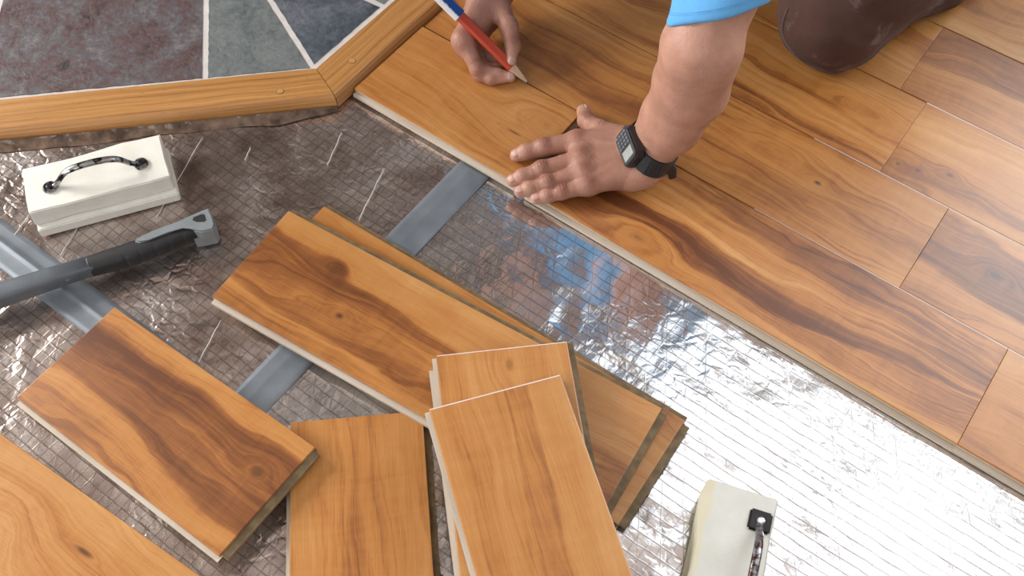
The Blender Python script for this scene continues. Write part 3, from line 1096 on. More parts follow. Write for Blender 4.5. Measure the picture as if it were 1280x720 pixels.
pen.matrix_world = Matrix((( pn2.x, pw2.x, pu.x, pT.x), (pn2.y, pw2.y, pu.y, pT.y), (pn2.z, pw2.z, pu.z, pT.z), (0, 0, 0, 1)))
tag(pen, 'flat red and blue carpenter pencil held in the marking hand', 'pencil')


def pen_section(bm, secs):
    rings = []
    for zz, hx, hy in secs:
        c = 0.35
        pts = [(hx, -hy * (1 - c)), (hx, hy * (1 - c)), (hx * 0.35, hy), (-hx * 0.35, hy), (-hx, hy * (1 - c)), (-hx, -hy * (1 - c)),
               (-hx * 0.35, -hy), (hx * 0.35, -hy)]
        rings.append([bm.verts.new((p[0], p[1], zz)) for p in pts])
    for i in range(len(rings) - 1):
        for k in range(8):
            bm.faces.new((rings[i][k], rings[i][(k + 1) % 8], rings[i + 1][(k + 1) % 8], rings[i + 1][k]))
    bm.faces.new(rings[0][::-1])
    bm.faces.new(rings[-1])


bm = bmesh.new()
pen_section(bm, [(0.034, 0.0040, 0.0078), (0.137, 0.0040, 0.0078)])
bm_obj('red_body', bm, M_RED, pen)
bm = bmesh.new()
pen_section(bm, [(0.1365, 0.0052, 0.0100), (0.205, 0.0052, 0.0100)])
bm_obj('blue_end', bm, M_BLUE, pen)
bm = bmesh.new()
pen_section(bm, [(0.0035, 0.0011, 0.0016), (0.034, 0.0039, 0.0076)])
bm_obj('sharpened_tip', bm, M_PWOOD, pen)
bm = bmesh.new()
pen_section(bm, [(0.0, 0.0005, 0.0008), (0.005, 0.0011, 0.0017)])
bm_obj('lead', bm, M_LEAD, pen)

# ------------------------------------------------------------------ person: signed-distance modelling
def cap(P, a, b, ra, rb):
    a = np.asarray(a, np.float32)
    b = np.asarray(b, np.float32)
    ba = b - a
    t = np.clip(((P - a) @ ba) / max(float(ba @ ba), 1e-12), 0, 1)
    q = P - a - t[:, None] * ba
    return np.sqrt((q * q).sum(1)) - (ra + (rb - ra) * t)


def smin(a, b, k):
    h = np.clip(0.5 + 0.5 * (b - a) / k, 0, 1)
    return b + (a - b) * h - k * h * (1 - h)


def chain_sdf(P, pts, k):
    """pts: [(point, radius), ...]"""
    d = None
    for (a, ra), (b, rb) in zip(pts[:-1], pts[1:]):
        c = cap(P, a, b, ra, rb)
        d = c if d is None else smin(d, c, k)
    return d


def union(P, caps, k):
    d = None
    for a, b, ra, rb in caps:
        c = cap(P, a, b, ra, rb)
        d = c if d is None else smin(d, c, k)
    return d


def polygonise(fn, lo, hi, h, margin=2.2):
    """naive surface nets over a narrow band"""
    lo, hi = np.array(lo, float), np.array(hi, float)
    B = 6
    nb = np.ceil((hi - lo) / (h * B)).astype(int)
    n = nb * B + 1
    bs = h * B
    cen = np.stack(np.meshgrid(*[lo[i] + bs * (np.arange(nb[i]) + 0.5) for i in range(3)], indexing='ij'), -1).reshape(-1, 3).astype(np.float32)
    dc = fn(cen)
    D = np.repeat(np.repeat(np.repeat(dc.reshape(nb), B, 0), B, 1), B, 2)
    D = np.pad(D, ((0, 1), (0, 1), (0, 1)), mode='edge').astype(np.float32)
    near = np.abs(dc.reshape(nb)) < bs * 0.5 * 1.733 * 1.25 + margin * h
    msk = np.repeat(np.repeat(np.repeat(near, B, 0), B, 1), B, 2)
    msk = np.pad(msk, ((0, 1), (0, 1), (0, 1)), mode='edge')
    m2 = msk.copy()
    m2[1:] |= msk[:-1]
    m2[:, 1:] |= msk[:, :-1]
    m2[:, :, 1:] |= msk[:, :, :-1]
    idx = np.argwhere(m2)
    pts = (lo + idx * h).astype(np.float32)
    D[m2] = fn(pts)
    S = D < 0
    acc = np.zeros(tuple(n - 1) + (3,), np.float32)
    cnt = np.zeros(tuple(n - 1), np.float32)
    quads_src = []
    for ax in range(3):
        sl0 = [slice(None)] * 3
        sl1 = [slice(None)] * 3
        sl0[ax], sl1[ax] = slice(0, -1), slice(1, None)
        e = np.argwhere(S[tuple(sl0)] != S[tuple(sl1)])
        i0 = tuple(e.T)
        e1 = e.copy()
        e1[:, ax] += 1
        i1 = tuple(e1.T)
        a, b = D[i0], D[i1]
        t = a / (a - b)
        p = e.astype(np.float32)
        p[:, ax] += t
        u, w = (ax + 1) % 3, (ax + 2) % 3
        ok = (e[:, u] > 0) & (e[:, w] > 0) & (e[:, u] < n[u] - 1) & (e[:, w] < n[w] - 1)
        e, p, neg = e[ok], p[ok], S[i0][ok]
        cells = []
        for du, dw in ((-1, -1), (0, -1), (0, 0), (-1, 0)):
            c = e.copy()
            c[:, u] += du
            c[:, w] += dw
            ci = tuple(c.T)
            np.add.at(acc, ci, p)
            np.add.at(cnt, ci, 1)
            cells.append(c)
        quads_src.append((cells, neg))
    used = cnt > 0
    ids = -np.ones(cnt.shape, np.int64)
    ids[used] = np.arange(used.sum())
    V = lo + h * (acc[used] / cnt[used][:, None])
    Q = []
    for cells, neg in quads_src:
        q = np.stack([ids[tuple(c.T)] for c in cells], 1)
        q[~neg] = q[~neg][:, ::-1]
        Q.append(q)
    return V, np.concatenate(Q)


def np_mesh(name, parts, mat, parent=None, tint=None):
    V, Q, o = [], [], 0
    for v_, q_ in parts:
        V.append(v_)
        Q.append(q_ + o)
        o += len(v_)
    V, Q = np.concatenate(V), np.concatenate(Q)
    me = bpy.data.meshes.new(name)
    me.vertices.add(len(V))
    me.vertices.foreach_set('co', V.astype(np.float32).ravel())
    me.loops.add(len(Q) * 4)
    me.loops.foreach_set('vertex_index', Q.astype(np.int32).ravel())
    me.polygons.add(len(Q))
    me.polygons.foreach_set('loop_start', np.arange(0, len(Q) * 4, 4, dtype=np.int32))
    me.update(calc_edges=True)
    me.validate()
    me.polygons.foreach_set('use_smooth', np.ones(len(me.polygons), bool))
    if tint is not None:
        at = me.attributes.new('tint', 'FLOAT', 'POINT')
        at.data.foreach_set('value', tint(V.astype(np.float32)).astype(np.float32))
    ob = bpy.data.objects.new(name, me)
    me.materials.append(mat)
    COL.objects.link(ob)
    if parent:
        ob.parent = parent
    return ob


# ---- left hand, flat on the planks
LI = [((0.3479, 0.0927, 0.0400), .0138), ((0.3154, 0.0595, 0.0365), .0123), ((0.2984, 0.0424, 0.0305), .0108), ((0.2892, 0.0320, 0.0262), .0090)]
LM = [((0.3699, 0.0697, 0.0410), .0134), ((0.3352, 0.0258, 0.0365), .0117), ((0.3189, 0.0046, 0.0300), .0101), ((0.3106, -0.0058, 0.0256), .0087)]
LR = [((0.3839, 0.0531, 0.0390), .0128), ((0.3540, 0.0141, 0.0335), .0109), ((0.3373, -0.0045, 0.0275), .0095), ((0.3288, -0.0144, 0.0250), .0082)]
LP = [((0.3996, 0.0418, 0.0350), .0117), ((0.3754, 0.0155, 0.0295), .0101), ((0.3618, -0.0001, 0.0255), .0088), ((0.3524, -0.0107, 0.0240), .0078)]
LT = [((0.3928, 0.1319, 0.0400), .0193), ((0.3582, 0.1296, 0.0345), .0152), ((0.3320, 0.1396, 0.0290), .0119), ((0.3172, 0.1541, 0.0260), .0097)]
WR, WU = (0.4149, 0.1286, 0.0455), (0.4489, 0.1037, 0.0425)
FA = [((0.4275, 0.1246, 0.0550), .0210), ((0.4472, 0.1398, 0.1200), .0305), ((0.4667, 0.1283, 0.2050), .0370), ((0.4769, 0.1049, 0.2850), .0385)]
FB = [((0.4500, 0.1209, 0.0550), .0210), ((0.4683, 0.1324, 0.1150), .0290), ((0.4849, 0.1293, 0.1950), .0350), ((0.4925, 0.1104, 0.2850), .0385)]
ELB = (0.4822, 0.1120, 0.2900)
SHL = (0.470, 0.270, 0.530)
SHR = (0.120, 0.430, 0.530)


def mid(a, b, t=0.5):
    return tuple(np.asarray(a) * (1 - t) + np.asarray(b) * t)


def up(p, dz):
    return (p[0], p[1], p[2] + dz)


def left_arm(P):
    palm = union(P, [(WR, LI[0][0], .0190, .0130), (mid(WR, WU, .35), LM[0][0], .0200, .0130), (mid(WR, WU, .65), LR[0][0], .0195, .0122),
                     (WU, LP[0][0], .0200, .0115), (LI[0][0], LM[0][0], .0120, .0120), (LM[0][0], LR[0][0], .012, .0116), (LR[0][0], LP[0][0], .0115, .0105),
                     (LT[0][0], LI[0][0], .0140, .0100), ((0.4160, 0.0818, 0.0310), (0.4386, 0.0901, 0.0330), .0160, .0180), ((0.4013, 0.1184, 0.0320), (0.3745, 0.1134, 0.0310), .017, .013),
                     (WR, FA[0][0], .0205, .0205), (WU, FB[0][0], .0200, .0205)], .014)
    arm = smin(chain_sdf(P, FA, .014), chain_sdf(P, FB, .014), .022)
    arm = smin(arm, cap(P, ELB, SHL, .0390, .0560), .014)
    body = smin(palm, arm, .016)
    f = None
    for c in (LI, LM, LR, LP, LT):
        d = chain_sdf(P, c, .005)
        # knuckle swellings
        for j in (1, 2):
            q = np.asarray(up(c[j][0], c[j][1] * 0.25), np.float32)
            d = smin(d, np.sqrt(((P - q) ** 2).sum(1)) - c[j][1] * 0.93, .004)
        # creases across the finger joints
        for j, am in ((1, .0006), (2, .0004)):
            jp = np.asarray(c[j][0], np.float32)
            ax = np.asarray(c[j][0]) - np.asarray(c[j - 1][0])
            ax = (ax / np.linalg.norm(ax)).astype(np.float32)
            q = np.asarray(up(c[j][0], c[j][1]), np.float32)
            d = d + am * np.exp(-((P - q) ** 2).sum(1) / .0075 ** 2) * np.cos(((P - jp) @ ax) * (2 * math.pi / .0040))
        f = d if f is None else np.minimum(f, d)
    out = smin(body, f, .007)
    for c in (LI, LM, LR, LP):          # knuckles and extensor tendons on the back of the hand
        q = np.asarray(up(c[0][0], c[0][1] * 0.42), np.float32)
        out = smin(out, np.sqrt(((P - q) ** 2).sum(1)) - c[0][1] * 0.72, .006)
        out = smin(out, cap(P, up(c[0][0], 0.0095), up(mid(c[0][0], mid(WR, WU), .75), 0.0155), .0030, .0022), .006)
    # crook of the elbow
    out = -smin(-out, cap(P, (0.4946, 0.0606, 0.3280), (0.5221, 0.0658, 0.3240), .005, .0035), .016)
    return out


# ---- right hand, closed around the pencil
RI = [((0.1195, 0.1331, 0.0620), .0125), ((0.1553, 0.1215, 0.0360), .0105), ((0.1800, 0.1346, 0.0285), .0090), ((0.1971, 0.1444, 0.0262), .0076)]
RM = [((0.1239, 0.1383, 0.0480), .0125), ((0.1593, 0.1218, 0.0285), .0102), ((0.1768, 0.1253, 0.0268), .0088), ((0.1895, 0.1372, 0.0258), .0076)]
RR = [((0.1212, 0.1531, 0.0380), .0115), ((0.1561, 0.1337, 0.0265), .0098), ((0.1682, 0.1447, 0.0250), .0085), ((0.1718, 0.1594, 0.0250), .0075)]
RP = [((0.1190, 0.1714, 0.0320), .0105), ((0.1496, 0.1540, 0.0255), .0088), ((0.1602, 0.1633, 0.0245), .0078), ((0.1600, 0.1793, 0.0245), .0070)]
RT = [((0.1245, 0.2108, 0.0740), .0165), ((0.1574, 0.1937, 0.0640), .0132), ((0.1774, 0.1765, 0.0500), .0108), ((0.1865, 0.1574, 0.0405), .0088)]
W2A, W2B = (0.0997, 0.2130, 0.0860), (0.1038, 0.2429, 0.0700)
RELB = (0.010, 0.430, 0.260)


def right_arm(P):
    palm = union(P, [(W2A, RI[0][0], .0200, .0135), (mid(W2A, W2B, .4), RM[0][0], .0200, .0135), (mid(W2A, W2B, .7), RR[0][0], .0190, .0125),
                     (W2B, RP[0][0], .0190, .0115), (RI[0][0], RM[0][0], .0125, .0125), (RM[0][0], RR[0][0], .0125, .0115), (RR[0][0], RP[0][0], .0115, .0105),
                     (RT[0][0], RI[0][0], .0130, .0090), (RT[0][0], W2A, .0160, .0200), ((0.1157, 0.2033, 0.0500), (0.1070, 0.2267, 0.0620), .017, .02)], .013)
    e = np.asarray(RELB)
    arm = smin(cap(P, W2A, up(RELB, 0.01), .0225, .0420), cap(P, W2B, up(RELB, -0.012), .0225, .0400), .02)
    arm = smin(arm, cap(P, RELB, SHR, .0420, .0560), .025)
    body = smin(palm, arm, .016)
    f = None
    for c in (RI, RM, RR, RP, RT):
        d = chain_sdf(P, c, .005)
        for j in (1, 2):
            q = np.asarray(c[j][0], np.float32)
            d = smin(d, np.sqrt(((P - q) ** 2).sum(1)) - c[j][1] * 1.02, .004)
        f = d if f is None else np.minimum(f, d)
    out = smin(body, f, .0065)
    for c in (RI, RM):
        q = np.asarray(up(c[0][0], c[0][1] * 0.35), np.float32)
        out = smin(out, np.sqrt(((P - q) ** 2).sum(1)) - c[0][1] * 0.75, .006)
    return out


# ---- trunk, legs and head
KL, AL, HPL = (0.530, 0.478, 0.086), (0.652, 0.858, 0.062), (0.620, 0.725, 0.400)
KR, AR, HPR = (0.300, 0.600, 0.086), (0.420, 0.982, 0.062), (0.440, 0.810, 0.400)
PEL = mid(HPL, HPR)
CHL, CHR = (0.405, 0.385, 0.500), (0.235, 0.470, 0.500)
WAL, WAR = (0.500, 0.575, 0.475), (0.360, 0.645, 0.475)
NB = (0.280, 0.325, 0.560)
HC = (0.225, 0.225, 0.640)
FW = np.array((-0.42, -0.83, -0.36))
FW = FW / np.linalg.norm(FW)
RT_ = np.cross(FW, (0, 0, 1.0))
RT_ = RT_ / np.linalg.norm(RT_)
HU = np.cross(RT_, FW)


def hp(f_, r_, u_):
    return tuple(np.asarray(HC) + FW * f_ + RT_ * r_ + HU * u_)


def trunk_caps(g=0.0):
    return [(HPL, HPR, .105 + g, .105 + g), (HPL, WAL, .105 + g, .098 + g), (HPR, WAR, .105 + g, .098 + g), (WAL, CHL, .098 + g, .105 + g),
            (WAR, CHR, .098 + g, .105 + g), (CHL, CHR, .105 + g, .105 + g), (CHL, SHL, .095 + g, .060 + g), (CHR, SHR, .095 + g, .060 + g),
            (SHL, NB, .058 + g, .062 + g), (SHR, NB, .058 + g, .062 + g)]


def body_rest(P):
    d = union(P, trunk_caps(), .05)
    d = smin(d, union(P, [(SHL, mid(SHL, ELB, .7), .054, .044), (SHR, mid(SHR, RELB, .7), .054, .044)], .02), .03)
    for h_, k_, a_ in ((HPL, KL, AL), (HPR, KR, AR)):
        d = smin(d, smin(cap(P, h_, k_, .080, .058), cap(P, up(k_, -.012), a_, .052, .038), .02), .03)
        ft = np.asarray(a_) + np.array((.05, .16, -.008))
        d = smin(d, cap(P, a_, ft, .036, .026), .02)
    d = smin(d, cap(P, NB, hp(-.02, 0, -.07), .058, .052), .03)
    # head with face
    q = P - np.asarray(hp(-.012, 0, .03), np.float32)
    L = np.stack([q @ FW.astype(np.float32) / .098, q @ RT_.astype(np.float32) / .078, q @ HU.astype(np.float32) / .098], 1)
    sk = (np.sqrt((L * L).sum(1)) - 1) * .078
    sk = smin(sk, cap(P, hp(.045, -.028, -.05), hp(.045, .028, -.05), .040, .040), .03)
    sk = smin(sk, cap(P, hp(.060, 0, -.085), hp(.050, 0, -.06), .026, .035), .02)
    sk = smin(sk, cap(P, hp(.078, -.035, .022), hp(.078, .035, .022), .012, .012), .02)
    sk = -smin(-sk, cap(P, hp(.098, -.030, .004), hp(.094, -.036, .004), .013, .013), .012)
    sk = -smin(-sk, cap(P, hp(.098, .030, .004), hp(.094, .036, .004), .013, .013), .012)
    sk = smin(sk, cap(P, hp(.088, 0, .012), hp(.106, 0, -.026), .008, .013), .012)
    sk = smin(sk, cap(P, hp(.086, -.018, -.058), hp(.086, .018, -.058), .008, .008), .008)
    for s in (-1, 1):
        sk = smin(sk, cap(P, hp(.082, s * .031, .002), hp(.080, s * .031, .002), .0115, .0115), .003)
        sk = smin(sk, cap(P, hp(-.012, s * .076, .02), hp(-.006, s * .076, -.022), .013, .009), .006)
    return smin(d, sk, .02)


n = NT('skin')
v, x, y, z = n.coords()
att = n.n('ShaderNodeAttribute', attribute_name='tint')
blot = n.noise(v, 45, 4)
c = n.ramp(blot, [(0.3, (0.430, 0.222, 0.158)), (0.7, (0.545, 0.300, 0.222))])
c = n.mixc(n.smooth(att.outputs['Fac'], 0.0, 1.0), c, (0.62, 0.335, 0.275))
c = n.mixc(n.smooth(att.outputs['Fac'], 0.0, -1.0), c, (0.300, 0.130, 0.088))
n.col(c)
n.b.inputs['Roughness'].default_value = 0.48
n.b.inputs['Subsurface Weight'].default_value = 0.12
n.b.inputs['Subsurface Radius'].default_value = (0.008, 0.003, 0.0015)
vr = n.n('ShaderNodeTexVoronoi')
vr.inputs['Scale'].default_value = 520
n.t.links.new(v, vr.inputs['Vector'])
n.bump(n.math('ADD', n.math('MULTIPLY', vr.outputs[0], 0.5), n.noise(v, 160, 4)), 0.45, 0.0013)
M_SKIN = n.m


def skin_tint(V):
    t = np.zeros(len(V), np.float32)
    for c in (LI, LM, LR, LP, LT, RI, RM, RT):
        tip = np.asarray(c[3][0], np.float32)
        t += np.exp(-((V - tip) ** 2).sum(1) / .011 ** 2)
        for j in ((0, 1) if c is not LT and c is not RT else (2,)):
            q = np.asarray(up(c[j][0], c[j][1]), np.float32)
            t -= 0.75 * np.exp(-((V - q) ** 2).sum(1) / .0075 ** 2)
    hand = ((V[:, 2] < .062) & (V[:, 0] > .24) & (V[:, 0] < .44) & (V[:, 1] < .2)) | ((V[:, 0] < .24) & (V[:, 2] < .12) & (V[:, 1] < .26))
    t -= 0.48 * hand                      # hands more tanned than the arms
    return np.clip(t, -1, 1)


person = empty('person', (0.50, 0.62, 0.0))
tag(person, 'kneeling person in sky-blue t-shirt and brown trousers marking a plank', 'person')
bpy.context.view_layer.update()


def own(o, p=None):
    p = p or person
    o.parent = p
    o.matrix_parent_inverse = p.matrix_world.inverted()
    return o


pa = polygonise(left_arm, (.24, -.05, .008), (.58, .30, .50), .0014)
pb = polygonise(right_arm, (-.06, .09, .008), (.27, .50, .50), .0020)
pc = polygonise(body_rest, (-.02, .02, .0), (.95, 1.22, .80), .0075)
own(np_mesh('body', [pa, pb, pc], M_SKIN, tint=skin_tint))

# ---- fingernails
M_NAIL = simple('fingernail', (0.56, 0.335, 0.28), 0.3, var=0.05)


def nail(c, upv, w, l):
    p, r = Vector(c[3][0]), c[3][1]
    t = (p - Vector(c[2][0])).normalized()
    u = Vector(upv)
    u = (u - t * u.dot(t)).normalized()
    s = t.cross(u)
    bm = bmesh.new()
    rows = []
    for i in range(7):
        a = -1 + 2 * i / 6
        hw = w * (1 - abs(a) ** 4 * 0.45)
        row = []
        for k in range(7):
            b = -1 + 2 * k / 6
            ph = b * hw / r
            q = p + t * (-0.0006 + a * l) + s * (math.sin(ph) * (r + .0003)) + u * (math.cos(ph) * (r + .0003) - 0.0011 * a * a - (0.0006 if a > 0 else 0))
            row.append(bm.verts.new(q))
        rows.append(row)
    for i in range(6):
        for k in range(6):
            bm.faces.new((rows[i][k], rows[i + 1][k], rows[i + 1][k + 1], rows[i][k + 1]))
    o = bm_obj('fingernail', bm, M_NAIL, smooth=True)
    md = o.modifiers.new('thick', 'SOLIDIFY')
    md.thickness = 0.0008
    md.offset = 0
    own(o)


for c in (LI, LM, LR, LP):
    nail(c, (-0.15, -0.1, 1), c[3][1] * 0.82, 0.0058)
nail(LT, (0.75, 0.30, 0.55), .0075, 0.0068)
nail(RT, (0.8, -0.2, 0.55), .0075, 0.0068)
nail(RI, (0.0, -0.6, 0.8), .0062, 0.0055)

# ---- clothes
def cloth(name, col, dark, rough=0.85, weave=900, stains=False):
    n = NT(name)
    v, x, y, z = n.coords()
    f = n.noise(v, 14, 4)
    c = n.ramp(f, [(0.3, dark), (0.7, col)])
    if stains:
        s1 = n.smooth(n.noise(v, 22, 4, 0.6, 0.6), 0.60, 0.70)
        c = n.mixc(n.math('MULTIPLY', s1, 0.35), c, (0.30, 0.25, 0.25))
        s2 = n.smooth(n.noise(v, 75, 2), 0.74, 0.78)
        c = n.mixc(n.math('MULTIPLY', s2, 0.6), c, (0.45, 0.40, 0.38))
    n.col(c)
    n.b.inputs['Roughness'].default_value = rough
    n.b.inputs['Sheen Weight'].default_value = 0.06
    n.b.inputs['Specular IOR Level'].default_value = 0.25
    n.bump(n.math('ADD', n.noise(v, weave, 2), n.math('MULTIPLY', n.noise(v, 35, 3), 3)), 0.25, 0.0008)
    return n.m


M_SHIRT = cloth('shirt_cotton', (0.135, 0.430, 0.800), (0.115, 0.375, 0.730))
M_TROUS = cloth('trouser_canvas', (0.098, 0.050, 0.041), (0.068, 0.033, 0.026), stains=True)
AX = np.asarray(SHL) - np.asarray(ELB)
AX = AX / np.linalg.norm(AX)
# hem plane is tipped a little against the arm
HEM_P = np.asarray(ELB) + AX * 0.037
HEM_N = AX + np.array((-0.50, -0.30, 0.0))
HEM_N = HEM_N / np.linalg.norm(HEM_N)
AXR = np.asarray(SHR) - np.asarray(RELB)
AXR = AXR / np.linalg.norm(AXR)
HEM_PR = np.asarray(RELB) + AXR * 0.06


def wrinkle(P, a, s):
    return a * (np.sin(P[:, 0] * s + 3 * np.sin(P[:, 1] * s * .6)) * np.sin(P[:, 2] * s * .8 + P[:, 1] * s * .5))


def shirt(P):
    d = union(P, trunk_caps(.014), .05)
    sl = union(P, [(tuple(np.asarray(ELB) - AX * .03), SHL, .0425, .075)], .02)
    sr = union(P, [(tuple(np.asarray(RELB) - AXR * .03), SHR, .052, .075)], .02)
    sl = -smin(-sl, (P - HEM_P.astype(np.float32)) @ HEM_N.astype(np.float32), .004)
    sr = np.maximum(sr, -((P - HEM_PR.astype(np.float32)) @ AXR.astype(np.float32)))
    d = smin(d, smin(sl, sr, .004), .02) + wrinkle(P, .0022, 60)
    d = np.maximum(d, cap(P, HPL, HPR, .09, .09) * -1 - .03)
    # hollow sleeve ends
    d = -smin(-d, cap(P, tuple(np.asarray(ELB) - AX * .05), tuple(np.asarray(ELB) + AX * .09), .0390, .0390), .003)
    d = np.maximum(d, -(cap(P, tuple(np.asarray(RELB) - AXR * .05), tuple(np.asarray(RELB) + AXR * .1), .047, .047)))
    # neck opening
    return np.maximum(d, -(cap(P, NB, HC, .066, .075)))


sh = own(np_mesh('t_shirt', [polygonise(shirt, (-.06, .08, .22), (.80, .98, .72), .0029)], M_SHIRT))


def ring_on(fn, cpt, axis, r0, seg=72):
    """closed path where a plane cuts the surface of fn"""
    ax = Vector(axis).normalized()
    a = ax.orthogonal().normalized()
    b = ax.cross(a)
    out = []
    for k in range(seg):
        d = a * math.cos(2 * math.pi * k / seg) + b * math.sin(2 * math.pi * k / seg)
        rr = np.linspace(r0 * 0.6, r0 * 1.7, 120)
        pts = np.array([np.asarray(cpt) + np.asarray(d) * r for r in rr], np.float32)
        s = fn(pts)
        i = np.where(s < 0)[0]
        out.append(Vector(pts[i[-1]]) if len(i) else Vector(pts[60]))
    return out


for off in (0.0125, 0.0150):
    ring = ring_on(shirt, HEM_P + AX * off, HEM_N, .052)
    bm = bmesh.new()
    tube(bm, ring + [ring[0]], 0.0006, 5, cap=False)
    own(bm_obj('hem_stitching', bm, simple('stitch', (0.10, 0.33, 0.66), 0.8), smooth=True), sh)


def thigh_l(P):
    return union(P, [(HPL, mid(KL, HPL, .22), .105, .085), (mid(KL, HPL, .22), up(KL, .002), .085, .0735), (up(KL, .0), mid(KL, AL, .35), .072, .060),
                     (up(mid(KL, AL, .45), .050), up(mid(KL, HPL, .3), -.01), .050, .075)], .03)


def trousers(P):
    tl = thigh_l(P)
    sl_ = union(P, [(up(mid(KL, AL, .12), -.018), up(mid(KL, AL, .55), -.010), .050, .056), (up(mid(KL, AL, .55), -.010), AL, .056, .050)], .03)
    dl = smin(tl, sl_ - .004, .006)
    tr = union(P, [(HPR, mid(KR, HPR, .22), .105, .083), (mid(KR, HPR, .22), KR, .083, .072)], .03)
    sr_ = union(P, [(up(mid(KR, AR, .05), -.012), up(mid(KR, AR, .5), -.006), .052, .058), (up(mid(KR, AR, .5), -.006), AR, .058, .052)], .03)
    dr = smin(tr, sr_, .008)
    d = smin(np.minimum(dl, dr), union(P, [(HPL, HPR, .118, .118), (HPL, WAL, .118, .105), (HPR, WAR, .118, .105)], .04), .04)
    d = d + wrinkle(P, .0020, 48) + wrinkle(P[:, [1, 2, 0]], .0012, 95)
    d = np.maximum(d, ((P - np.asarray(mid(WAL, WAR, .5), np.float32)) @ (np.array((-.3, -.7, .65), np.float32))) - .03)
    return np.maximum(d, .0146 - P[:, 2])


tro = own(np_mesh('trousers', [polygonise(trousers, (.14, .36, .010), (.86, 1.06, .66), .0042)], M_TROUS))
# side seam along the lower edge of the thigh: push a guide path onto the cloth
guide = catmull([(0.4673, 0.4118, 0.1150), (0.4820, 0.4120, 0.0750), (0.5212, 0.4140, 0.0560), (0.5645, 0.4370, 0.0480), (0.5970, 0.4811, 0.0580), (0.6276, 0.5416, 0.0700), (0.6468, 0.5982, 0.0850)], 10)
g = np.array([tuple(p) for p in guide], np.float32)
for _ in range(25):
    d = trousers(g)
    e_ = 1e-3
    gr = np.stack([(trousers(g + np.eye(3, dtype=np.float32)[i] * e_) - d) / e_ for i in range(3)], 1)
    g = g - 0.7 * d[:, None] * gr / np.maximum((gr * gr).sum(1, keepdims=True), .2)
bm = bmesh.new()
tube(bm, [Vector(p) for p in g], 0.0024, 8)
own(bm_obj('side_seam', bm, cloth('seam_cloth', (0.13, 0.085, 0.08), (0.09, 0.06, 0.055)), smooth=True), tro)

# ---- hair and shoes (beyond the frame)
def hair(P):
    q = P - np.asarray(hp(-.020, 0, .036), np.float32)
    L = np.stack([q @ FW.astype(np.float32) / .104, q @ RT_.astype(np.float32) / .085, q @ HU.astype(np.float32) / .102], 1)
    d = (np.sqrt((L * L).sum(1)) - 1) * .085 + wrinkle(P, .0018, 160)
    d = np.maximum(d, -(cap(P, hp(.11, 0, -.03), hp(.11, 0, .02), .078, .062)))
    return np.maximum(d, -(q @ HU.astype(np.float32)) - .035 + np.minimum(0, -(q @ FW.astype(np.float32))) * -0.5)


own(np_mesh('hair', [polygonise(hair, tuple(np.asarray(HC) - .16), tuple(np.asarray(HC) + .17), .0045)], cloth('hair', (0.05, 0.035, 0.025), (0.02, 0.014, 0.01), 0.6, 500)))
for a_ in (AL, AR):
    def shoe(P, a_=a_):
        t0, t1 = np.asarray(a_) + np.array((-.005, -.01, .004)), np.asarray(a_) + np.array((.057, .182, -.012))
        d = union(P, [(t0, t1, .046, .040), (np.asarray(a_), np.asarray(a_) + np.array((.03, .06, -.01)), .048, .047)], .02)
        return np.maximum(d, .0146 - P[:, 2])
    own(np_mesh('shoe', [polygonise(shoe, (a_[0] - .07, a_[1] - .08, .008), (a_[0] + .15, a_[1] + .25, .14), .004)], M_RUBBER))

# ------------------------------------------------------------------ wristwatch
wa = (Vector(mid(FA[1][0], FB[1][0])) - Vector(mid(FA[0][0], FB[0][0]))).normalized()
wc = Vector(mid(FA[0][0], FB[0][0])) + wa * 0.012
wf = Vector((-0.62, -0.78, 0.0))
wf = (wf - wa * wf.dot(wa)).normalized()
ws = wa.cross(wf).normalized()
watch = empty('wristwatch')
watch.matrix_world = Matrix(((ws.x, wa.x, wf.x, wc.x), (ws.y, wa.y, wf.y, wc.y), (ws.z, wa.z, wf.z, wc.z), (0, 0, 0, 1)))
tag(watch, 'black digital calculator watch strapped on the planted wrist', 'watch')
M_RESIN = simple('black_resin', (0.018, 0.019, 0.022), 0.38, bump_scale=300, bump_s=0.08)
M_LCD = simple('lcd', (0.34, 0.38, 0.37), 0.15, var=0.08, vscale=60)
M_KEY = simple('watch_key', (0.115, 0.130, 0.150), 0.4)
M_BEZ = simple('watch_bezel', (0.05, 0.055, 0.062), 0.3)
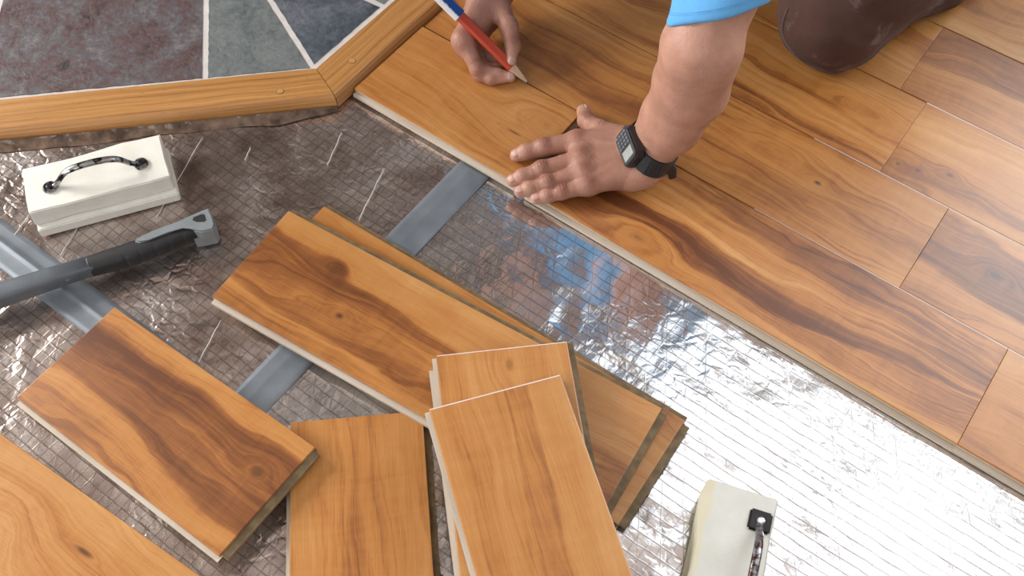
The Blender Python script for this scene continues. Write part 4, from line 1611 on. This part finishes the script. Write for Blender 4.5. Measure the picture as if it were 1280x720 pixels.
# strap follows the skin
seg = 48
bm = bmesh.new()
rings = []
sec = [(-0.011, 0.0004), (-0.011, 0.0030), (0.011, 0.0030), (0.011, 0.0004)]
maxf = 0
for k in range(seg):
    a = 2 * math.pi * k / seg
    dl = Vector((math.cos(a), 0, math.sin(a)))
    col = []
    for yy, th in sec:
        dw = ws * dl.x + wf * dl.z
        rr = np.linspace(0.012, 0.060, 97)
        base = wc + wa * yy
        pts = np.array([tuple(base + dw * r) for r in rr], np.float32)
        s = left_arm(pts)
        i = np.where(s < 0)[0]
        r = rr[i[-1]] if len(i) else 0.03
        if r > 0.044:
            r = 0.044
        col.append((dl.x * (r + th), yy, dl.z * (r + th)))
        maxf = max(maxf, (r + th) * dl.z if abs(dl.x) < 0.2 else 0)
    rings.append([bm.verts.new(p) for p in col])
for k in range(seg):
    A, B_ = rings[k], rings[(k + 1) % seg]
    for j in range(4):
        bm.faces.new((A[j], A[(j + 1) % 4], B_[(j + 1) % 4], B_[j]))
st = bm_obj('strap', bm, M_RESIN, watch, smooth=False)
zf = maxf + 0.001
bm = bmesh.new()
oc = [(-0.021, -0.0105), (-0.016, -0.0155), (0.016, -0.0155), (0.021, -0.0105), (0.021, 0.0105), (0.016, 0.0155), (-0.016, 0.0155), (-0.021, 0.0105)]
prism(bm, oc, zf - 0.008, zf + 0.004)
bmesh.ops.bevel(bm, geom=[e for e in bm.edges if all(vv.co.z > zf for vv in e.verts)], offset=0.0016, segments=2, affect='EDGES')
case = bm_obj('case', bm, M_RESIN, watch)
bm = bmesh.new()
prism(bm, [(p[0] * 0.84, p[1] * 0.84) for p in oc], zf + 0.0035, zf + 0.0044)
bm_obj('bezel', bm, M_BEZ, case)
case.scale = (1.2, 1.18, 1.0)
SG = 1.0
bm = bmesh.new()
add_box(bm, SG * 0.0035, SG * 0.0150, -0.0095, 0.0095, zf + 0.0040, zf + 0.0049)
bm_obj('display', bm, M_LCD, case)
for i in range(4):
    for j in range(4):
        bm = bmesh.new()
        kx = SG * (-0.0150 + i * 0.0046)
        ky = -0.0082 + j * 0.0055
        add_box(bm, kx - 0.0017, kx + 0.0017, ky - 0.0021, ky + 0.0021, zf + 0.0040, zf + 0.0056)
        bm_obj('key', bm, M_KEY, case)
# loose strap end and buckle on the far side
bm = bmesh.new()
wi = watch.matrix_world.inverted()
tube(bm, [wi @ Vector((0.4687, 0.1118, 0.0660)), wi @ Vector((0.4755, 0.1160, 0.0620)), wi @ Vector((0.4803, 0.1198, 0.0500)), wi @ Vector((0.4834, 0.1208, 0.0360))], [0.0055, 0.0068, 0.0068, 0.0055], 10, flat=0.45, up=Vector((1, 0, 0)))
bm_obj('strap_end', bm, M_RESIN, watch)
